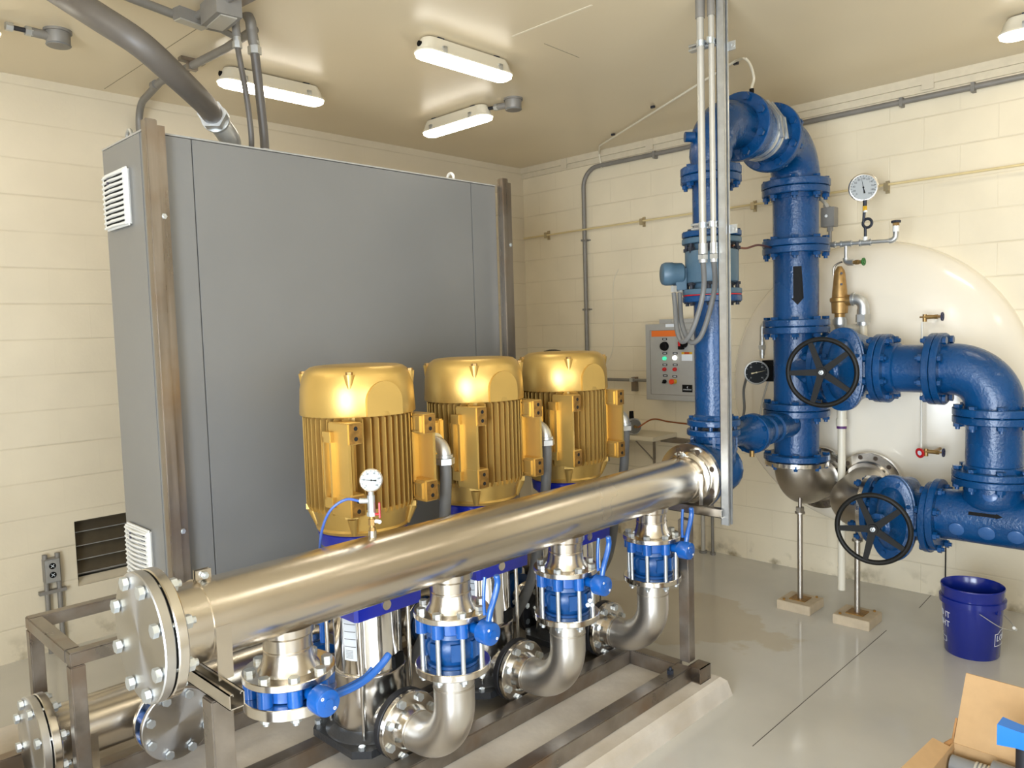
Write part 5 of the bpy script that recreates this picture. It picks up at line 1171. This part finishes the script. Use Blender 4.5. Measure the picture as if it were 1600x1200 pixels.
# shelf and what stands on it
sz = .925
t = thing('wall_shelf', 'small cream painted shelf on a steel bracket, right wall behind the last motor', 'shelf', (5.2, 3.7, sz))
part('board', M().box((5.03, 3.40, sz - .035), (XW, 4.25, sz), .003), SHELF, t)
for y in (3.62, 4.1):
    b = M(); b.box((XW - .006, y - .012, sz - .30), (XW, y + .012, sz - .035)); b.box((5.08, y - .012, sz - .041), (XW, y + .012, sz - .035)); b.obox((5.235, y, sz - .15), (.31, .012, .006), (-.26, 0, .2)); part('bracket', b, FRAME, t)
t = thing('pressure_regulator', 'silver drum-shaped regulator with a black knob on the cream shelf', 'regulator', (5.12, 3.72, sz))
q = V((5.100, 3.664, 1.019)); q.z = sz + .068; d = V((-.45, -.89, 0))
part('drum', M().lathe(q - d.normalized() * .07, d, [(0, .05), (.006, .06), (.10, .062), (.11, .066), (.135, .066)], 36), GALV, t)
part('end_cap', M().cyl(q + d * .065, q + d * .07, .058), GREYF, t)
part('foot', M().box((q.x - .04, q.y - .04, sz), (q.x + .04, q.y + .04, sz + .02)), GALV, t)
part('knob', M().cyl(q + d * .02 + V((0, 0, .06)), q + d * .02 + V((0, 0, .12)), .02, .017, 16), BLACK, t)
part('outlet', M().hex(q + d * .07, q + d * .10, .012).cyl(q + d * .1, q + d * .13, .007), BRASS, t)
st = q + d * .13; P = smooth([st, (5.100, 3.449, 1.058), (5.100, 3.302, 1.047), (5.100, 3.116, 1.039)], 8)
solo('copper_tube', M().tube(P, .006, 10), COPPER, 'thin brown copper tube running from the shelf regulator behind the slim riser', 'tube', tuple(st))
t = thing('cap', 'black cap of a hidden fitting seen over the farthest gold motor', 'cap', (3.462, 3.042, 1.657))
q = V((3.462, 3.042, 1.661)); part('dome', M().lathe(q - V((0, 0, .03)), (0, 0, 1), [(0, .055), (.02, .056), (.03, .05), (.036, .02)], 28), BLACK, t)
part('post', M().cyl((q.x, q.y, 0), q - V((0, 0, .03)), .025), COND, t)
# small drains and conduit at the foot of the right wall
for px_, lab, r in (((5.300, 3.134, 0.325), 'left of the two thin pipes rising from the floor against the right wall', .018), ((5.300, 3.050, 0.337), 'right of the two thin pipes rising from the floor against the right wall', .012)):
    q = V(px_); t = thing('floor_pipe', lab, 'pipe', (q.x, q.y, 0)); part('pipe', M().cyl((q.x, q.y, 0), (q.x, q.y, .86), r), CONDL if r > .015 else COND, t); part('collar', M().cyl((q.x, q.y, 0), (q.x, q.y, .02), r * 1.7), COND, t)
# conduit strut behind the last joint
q = V((5.330, 3.384, 1.064)); q2 = V((5.330, 3.436, 0.863))
solo('strut_channel', M().box((5.33, (5.330, 3.276, 0.866)[1], q2.z - .02), (XW, (5.330, 3.533, 0.877)[1], q2.z + .02)), FRAME, 'short dark strut channel on the right wall beside the shelf', 'strut', (5.35, q2.y, q2.z))
# thin wire down the wall
solo('wire', M().cyl((5.365, 1.431, 0.369), (5.365, 1.432, 0.124), .004, seg=8), BLACK, 'thin dark wire on the wall above the blue bucket', 'wire', (5.340, 1.426, 0.132))
P = smooth([(5.366, 3.950, 2.280), (5.366, 4.008, 2.122), (5.366, 4.020, 1.631), (5.366, 4.114, 1.455)], 8)
solo('wire', M().tube(P, .003, 8), TUBEW, 'thin white wire down the right wall between corner conduit and control panel', 'wire', (5.366, 4.008, 2.122))

# outlet box on its post by the left wall
t = thing('outlet_box', 'grey double outlet box on short conduits against the left block wall', 'outlet', (1.25, YW, .12))
ox, oz = 1.262, .49
part('box', M().box((ox - .04, YW - .055, oz - .075), (ox + .04, YW, oz + .065), .004), COND, t)
part('cover', M().box((ox - .037, YW - .059, oz - .07), (ox + .037, YW - .0555, oz + .06)), GALV, t)
b = M()
for dz in (-.028, .024): b.cyl((ox, YW - .0605, oz + dz), (ox, YW - .0592, oz + dz), .018)
sockets = part('receptacle', b, BLACK, t)
b = M()
for dz in (-.028, .024):
    for a in (45, 135): b.obox((ox, YW - .0609, oz + dz), (.024, .0006, .003), (math.cos(math.radians(a)), 0, math.sin(math.radians(a))), (0, 0, 1) if 0 else (-math.sin(math.radians(a)), 0, math.cos(math.radians(a))))
part('slots', b, LABEL, sockets)
part('stub', M().cyl((ox - .03, YW - .03, 0), (ox - .03, YW - .03, oz + .09), .0135).cyl((ox + .035, YW - .03, 0), (ox + .035, YW - .03, oz + .09), .0135).box((ox - .07, YW - .045, oz - .14), (ox + .07, YW - .01, oz - .12)), COND, t)

# ------------------------------------------------------------------ bucket
bx, by = 4.575, 1.09
t = thing('bucket', 'royal blue plastic bucket with white lettering on the floor', 'bucket', (bx, by, 0))
t_r = lambda z: .125 + z * .055
pr = [(0.004, .001), (.002, .118), (0, .124), (.006, .128), (.27, .143), (.275, .156), (.305, .157), (.308, .146), (.355, .149), (.362, .152), (.368, .149), (.36, .1445), (.30, .14), (.02, .121), (.018, .001)]
part('pail', M().lathe((bx, by, 0), (0, 0, 1), pr, 64, False), BUCKET, t)
cam_a = math.degrees(math.atan2(-by, -bx))
for sa in (-42, 138):
    a = math.radians(cam_a + 52 + (0 if sa < 0 else 180)); part('ear', M().cyl((bx + .135 * math.cos(a), by + .135 * math.sin(a), .262), (bx + .152 * math.cos(a), by + .152 * math.sin(a), .262), .014), BUCKET, t)
# wire bail hanging down the right side
a1 = math.radians(cam_a + 12); a2 = math.radians(cam_a + 192); mid = math.radians(cam_a + 84)
pa = V((bx + .156 * math.cos(a1), by + .156 * math.sin(a1), .262)); pb = V((bx + .156 * math.cos(a2), by + .156 * math.sin(a2), .262)); pm = V((bx + .192 * math.cos(mid), by + .192 * math.sin(mid), .165))
am = math.radians(cam_a + 48); pq = V((bx + .172 * math.cos(am), by + .172 * math.sin(am), .195)); an = math.radians(cam_a + 130); pn = V((bx + .175 * math.cos(an), by + .175 * math.sin(an), .195))
part('bail', M().tube(smooth([pa, pq, pm, pn, pb], 12), .0022, 8), GALV, t); part('grip', M().cyl(pm + V((-.02, -.0, .012)), pm + V((.02, .0, -.008)), .008), WHITEP, t)
def wraptext(s, size, z, deg, name):
    q = text_mb(s, size, .0004); bmesh.ops.triangulate(q.bm, faces=q.bm.faces)
    for v in q.bm.verts: v.co.x = v.co.x
    return part(name, wrap_mb(q, (bx, by, z), .1296 + z * .0542, math.radians(deg), cone=.055), PRINTW, t)
LA = cam_a - 82
wraptext('BUILD IT', .046, .212, LA, 'lettering'); wraptext('RIGHT', .046, .162, LA + 7, 'lettering')
wraptext("LOWE'S", .044, .118, cam_a + 86, 'logo_lettering')
q = M(); o_ = [(-.088, -.038), (.088, -.038), (.088, .026), (.068, .026), (.048, .042), (-.048, .042), (-.068, .026), (-.088, .026)]
for k in range(8):
    a, b_ = V((*o_[k], 0)), V((*o_[(k + 1) % 8], 0)); q.obox((a + b_) / 2 + V((0, 0, .0004)), ((b_ - a).length + .003, .003, .0008), b_ - a)
bmesh.ops.subdivide_edges(q.bm, edges=[e for e in q.bm.edges if e.calc_length() > .02], cuts=10)
part('logo_outline', wrap_mb(q, (bx, by, .118), .1296 + .118 * .0542, math.radians(cam_a + 86), cone=.055), PRINTW, t)
q = M()
for (a, b_) in (((-.05, -.014), (.05, -.014)), ((.05, -.014), (.05, .014)), ((-.05, .014), (.05, .014))):
    a = V((*a, 0)); b_ = V((*b_, 0)); q.obox((a + b_) / 2 + V((0, 0, .0004)), ((b_ - a).length, .002, .0008), b_ - a)
bmesh.ops.subdivide_edges(q.bm, edges=[e for e in q.bm.edges if e.calc_length() > .02], cuts=8)
part('small_print_frame', wrap_mb(q, (bx, by, .075), .1296 + .075 * .0542, math.radians(LA + 0), cone=.055), PRINTW, t)

# ------------------------------------------------------------------ cardboard box of fittings, near the viewer
BZ = .42
A_ = V((2.698, 0.691, 0.420)); B_ = V((2.692, 0.497, 0.420)); L_ = V((2.413, 0.742, 0.420))
u = (B_ - A_); u.z = 0; u.normalize(); v = V((-u.y, u.x, 0));
if v.dot(-A_) < 0: v = -v
W_, D_ = .50, .42
t = thing('cardboard_box', 'open cardboard box with its tall back flap raised, bottom right corner', 'box', tuple((A_ + u * W_ / 2 + v * D_ / 2) * 1 - V((0, 0, BZ))))
def wallp(p, q, z0, z1, th=.005):
    d = (q - p); n = V((-d.y, d.x, 0)).normalized(); m_ = (p + q) / 2; return M().obox(V((m_.x, m_.y, (z0 + z1) / 2)), (d.length, th, z1 - z0), d)
C_ = A_ + u * W_; D1 = A_ + v * D_; E1 = C_ + v * D_
for p, q in ((A_, C_), (C_, E1), (E1, D1), (D1, A_)): part('side', wallp(p, q, 0, BZ), CARD, t)
part('bottom', M().prism([V((p.x, p.y, .0)) for p in (A_, C_, E1, D1)], (0, 0, .006)), CARD, t)
FH = V((0, 0, .19)); bk = -v * .12
top0 = A_ + FH + bk + u * .0; part('back_flap', M().prism([A_, C_, C_ + FH + bk, A_ + FH + bk - u * .0], -v * .005), CARD, t)
part('flap_edge', M().obox((A_ + A_ + (FH + bk) * .34) / 2 - u * .004, ((FH + bk).length * .34, .006, .006), FH + bk, u), CARDI, t)
lf = -u * .055 + V((0, 0, .03)); part('left_flap', M().prism([A_ + v * .035, A_ + v * .06 + lf * .8, D1 + lf, D1], V((0, 0, -.005))), CARD, t)
part('torn_edge', M().prism([A_ + v * .004 + V((0, 0, -.02)), A_ + v * .004 + V((0, 0, .012)) - u * .008, A_ + v * .035 + V((0, 0, .006)) - u * .02, A_ + v * .035 + V((0, 0, -.02))], u * .004), CARDI, t)
def fitting(c, d, L, r, lab, ribs=4):
    c = V(c); d = V(d).normalized(); t = thing('pipe_fitting', lab, 'pipe fitting', tuple(c), 'grey fittings in the cardboard box')
    part('barrel', M().cyl(c - d * L / 2, c + d * L / 2, r, seg=32), GREYF, t)
    b = M()
    for k in range(ribs): b.annulus(c + d * (L * .18 + k * .011), d, r * 1.09, r * .9, .006, 32)
    part('ribs', b, CONDL, t)
def inb(a, b_, z): return A_ + u * a + v * b_ + V((0, 0, z - BZ))
fitting(inb(.06, .055, BZ - .045), u, .10, .030, 'grey ribbed fitting at the left end of the open box')
fitting(inb(.185, .06, BZ - .030), u, .12, .042, 'larger grey ribbed fitting in the middle of the open box')
fitting(inb(.32, .07, BZ - .045), u, .12, .034, 'grey ribbed fitting at the right of the open box')
fitting(inb(.12, .14, BZ - .10), (u + v * .4), .2, .035, 'grey fitting lying under the others in the box')
fitting(inb(.33, .20, BZ - .11), (u - v * .5), .2, .035, 'grey fitting lying at the front of the box')
nz = V((2.557, 0.489, 0.571))
t = thing('blue_nozzle', 'bright blue flared plastic nozzle on a black stem, right edge of the box', 'nozzle', tuple(nz))
st = V((nz.x, nz.y, .03)) + u * .02
part('stem', M().cyl(V((nz.x, nz.y, .012)) + u * .02, nz + u * .02 - V((0, 0, .02)), .024, seg=24), RUBBER, t)
x_ = u; b = M()
def rect(c, w, h): return [c + v * w - V((0, 0, h)), c - v * w - V((0, 0, h)), c - v * w + V((0, 0, h)), c + v * w + V((0, 0, h))]
b.rings([rect(nz - u * .045, .03, .031), rect(nz - u * .0, .026, .026), rect(nz + u * .10, .024, .023)]); part('flare', b, SKYB, t)

# ------------------------------------------------------------------ light, world, camera
wd = bpy.data.worlds.new('World'); scene.world = wd; wd.use_nodes = True
bg = wd.node_tree.nodes['Background']; bg.inputs['Color'].default_value = (.62, .76, 1, 1); bg.inputs['Strength'].default_value = 1.6
la = bpy.data.lights.new('doorway_daylight', 'AREA'); la.shape = 'RECTANGLE'; la.size = DY1 - DY0; la.size_y = DZ; la.energy = 400; la.color = (.80, .89, 1)
lo = bpy.data.objects.new('doorway_daylight', la); COL.objects.link(lo); lo.location = (X0 - .35, (DY0 + DY1) / 2, DZ / 2 + .05); lo.rotation_euler = (PI / 2, 0, -PI / 2)

lb = bpy.data.lights.new('window_daylight', 'AREA'); lb.shape = 'RECTANGLE'; lb.size = FX1 - FX0; lb.size_y = FZ1 - FZ0; lb.energy = 95; lb.color = (.84, .91, 1)
lw = bpy.data.objects.new('window_daylight', lb); COL.objects.link(lw); lw.location = ((FX0 + FX1) / 2, Y0 - .35, (FZ0 + FZ1) / 2); lw.rotation_euler = (PI / 2, 0, 0)
cam = bpy.data.cameras.new('camera'); co = bpy.data.objects.new('camera', cam); COL.objects.link(co)
cam.sensor_width = 36; cam.lens = 1210.3 / 1600 * 36; cam.clip_start = .02
yaw, pitch, roll = .774067749, -.0695179, -.0294432
fw = V((math.cos(pitch) * math.cos(yaw), math.cos(pitch) * math.sin(yaw), math.sin(pitch)))
r0 = fw.cross(V((0, 0, 1))).normalized(); u0 = r0.cross(fw)
rr = r0 * math.cos(roll) + u0 * math.sin(roll); uu = -r0 * math.sin(roll) + u0 * math.cos(roll)
co.matrix_world = Matrix.Translation((0, 0, 1.79)) @ Matrix((rr, uu, -fw)).transposed().to_4x4()
scene.camera = co
vs = scene.view_settings; vs.view_transform = 'Standard'; vs.look = 'None'; vs.gamma = 1; vs.use_curve_mapping = False; vs.exposure = 0.04
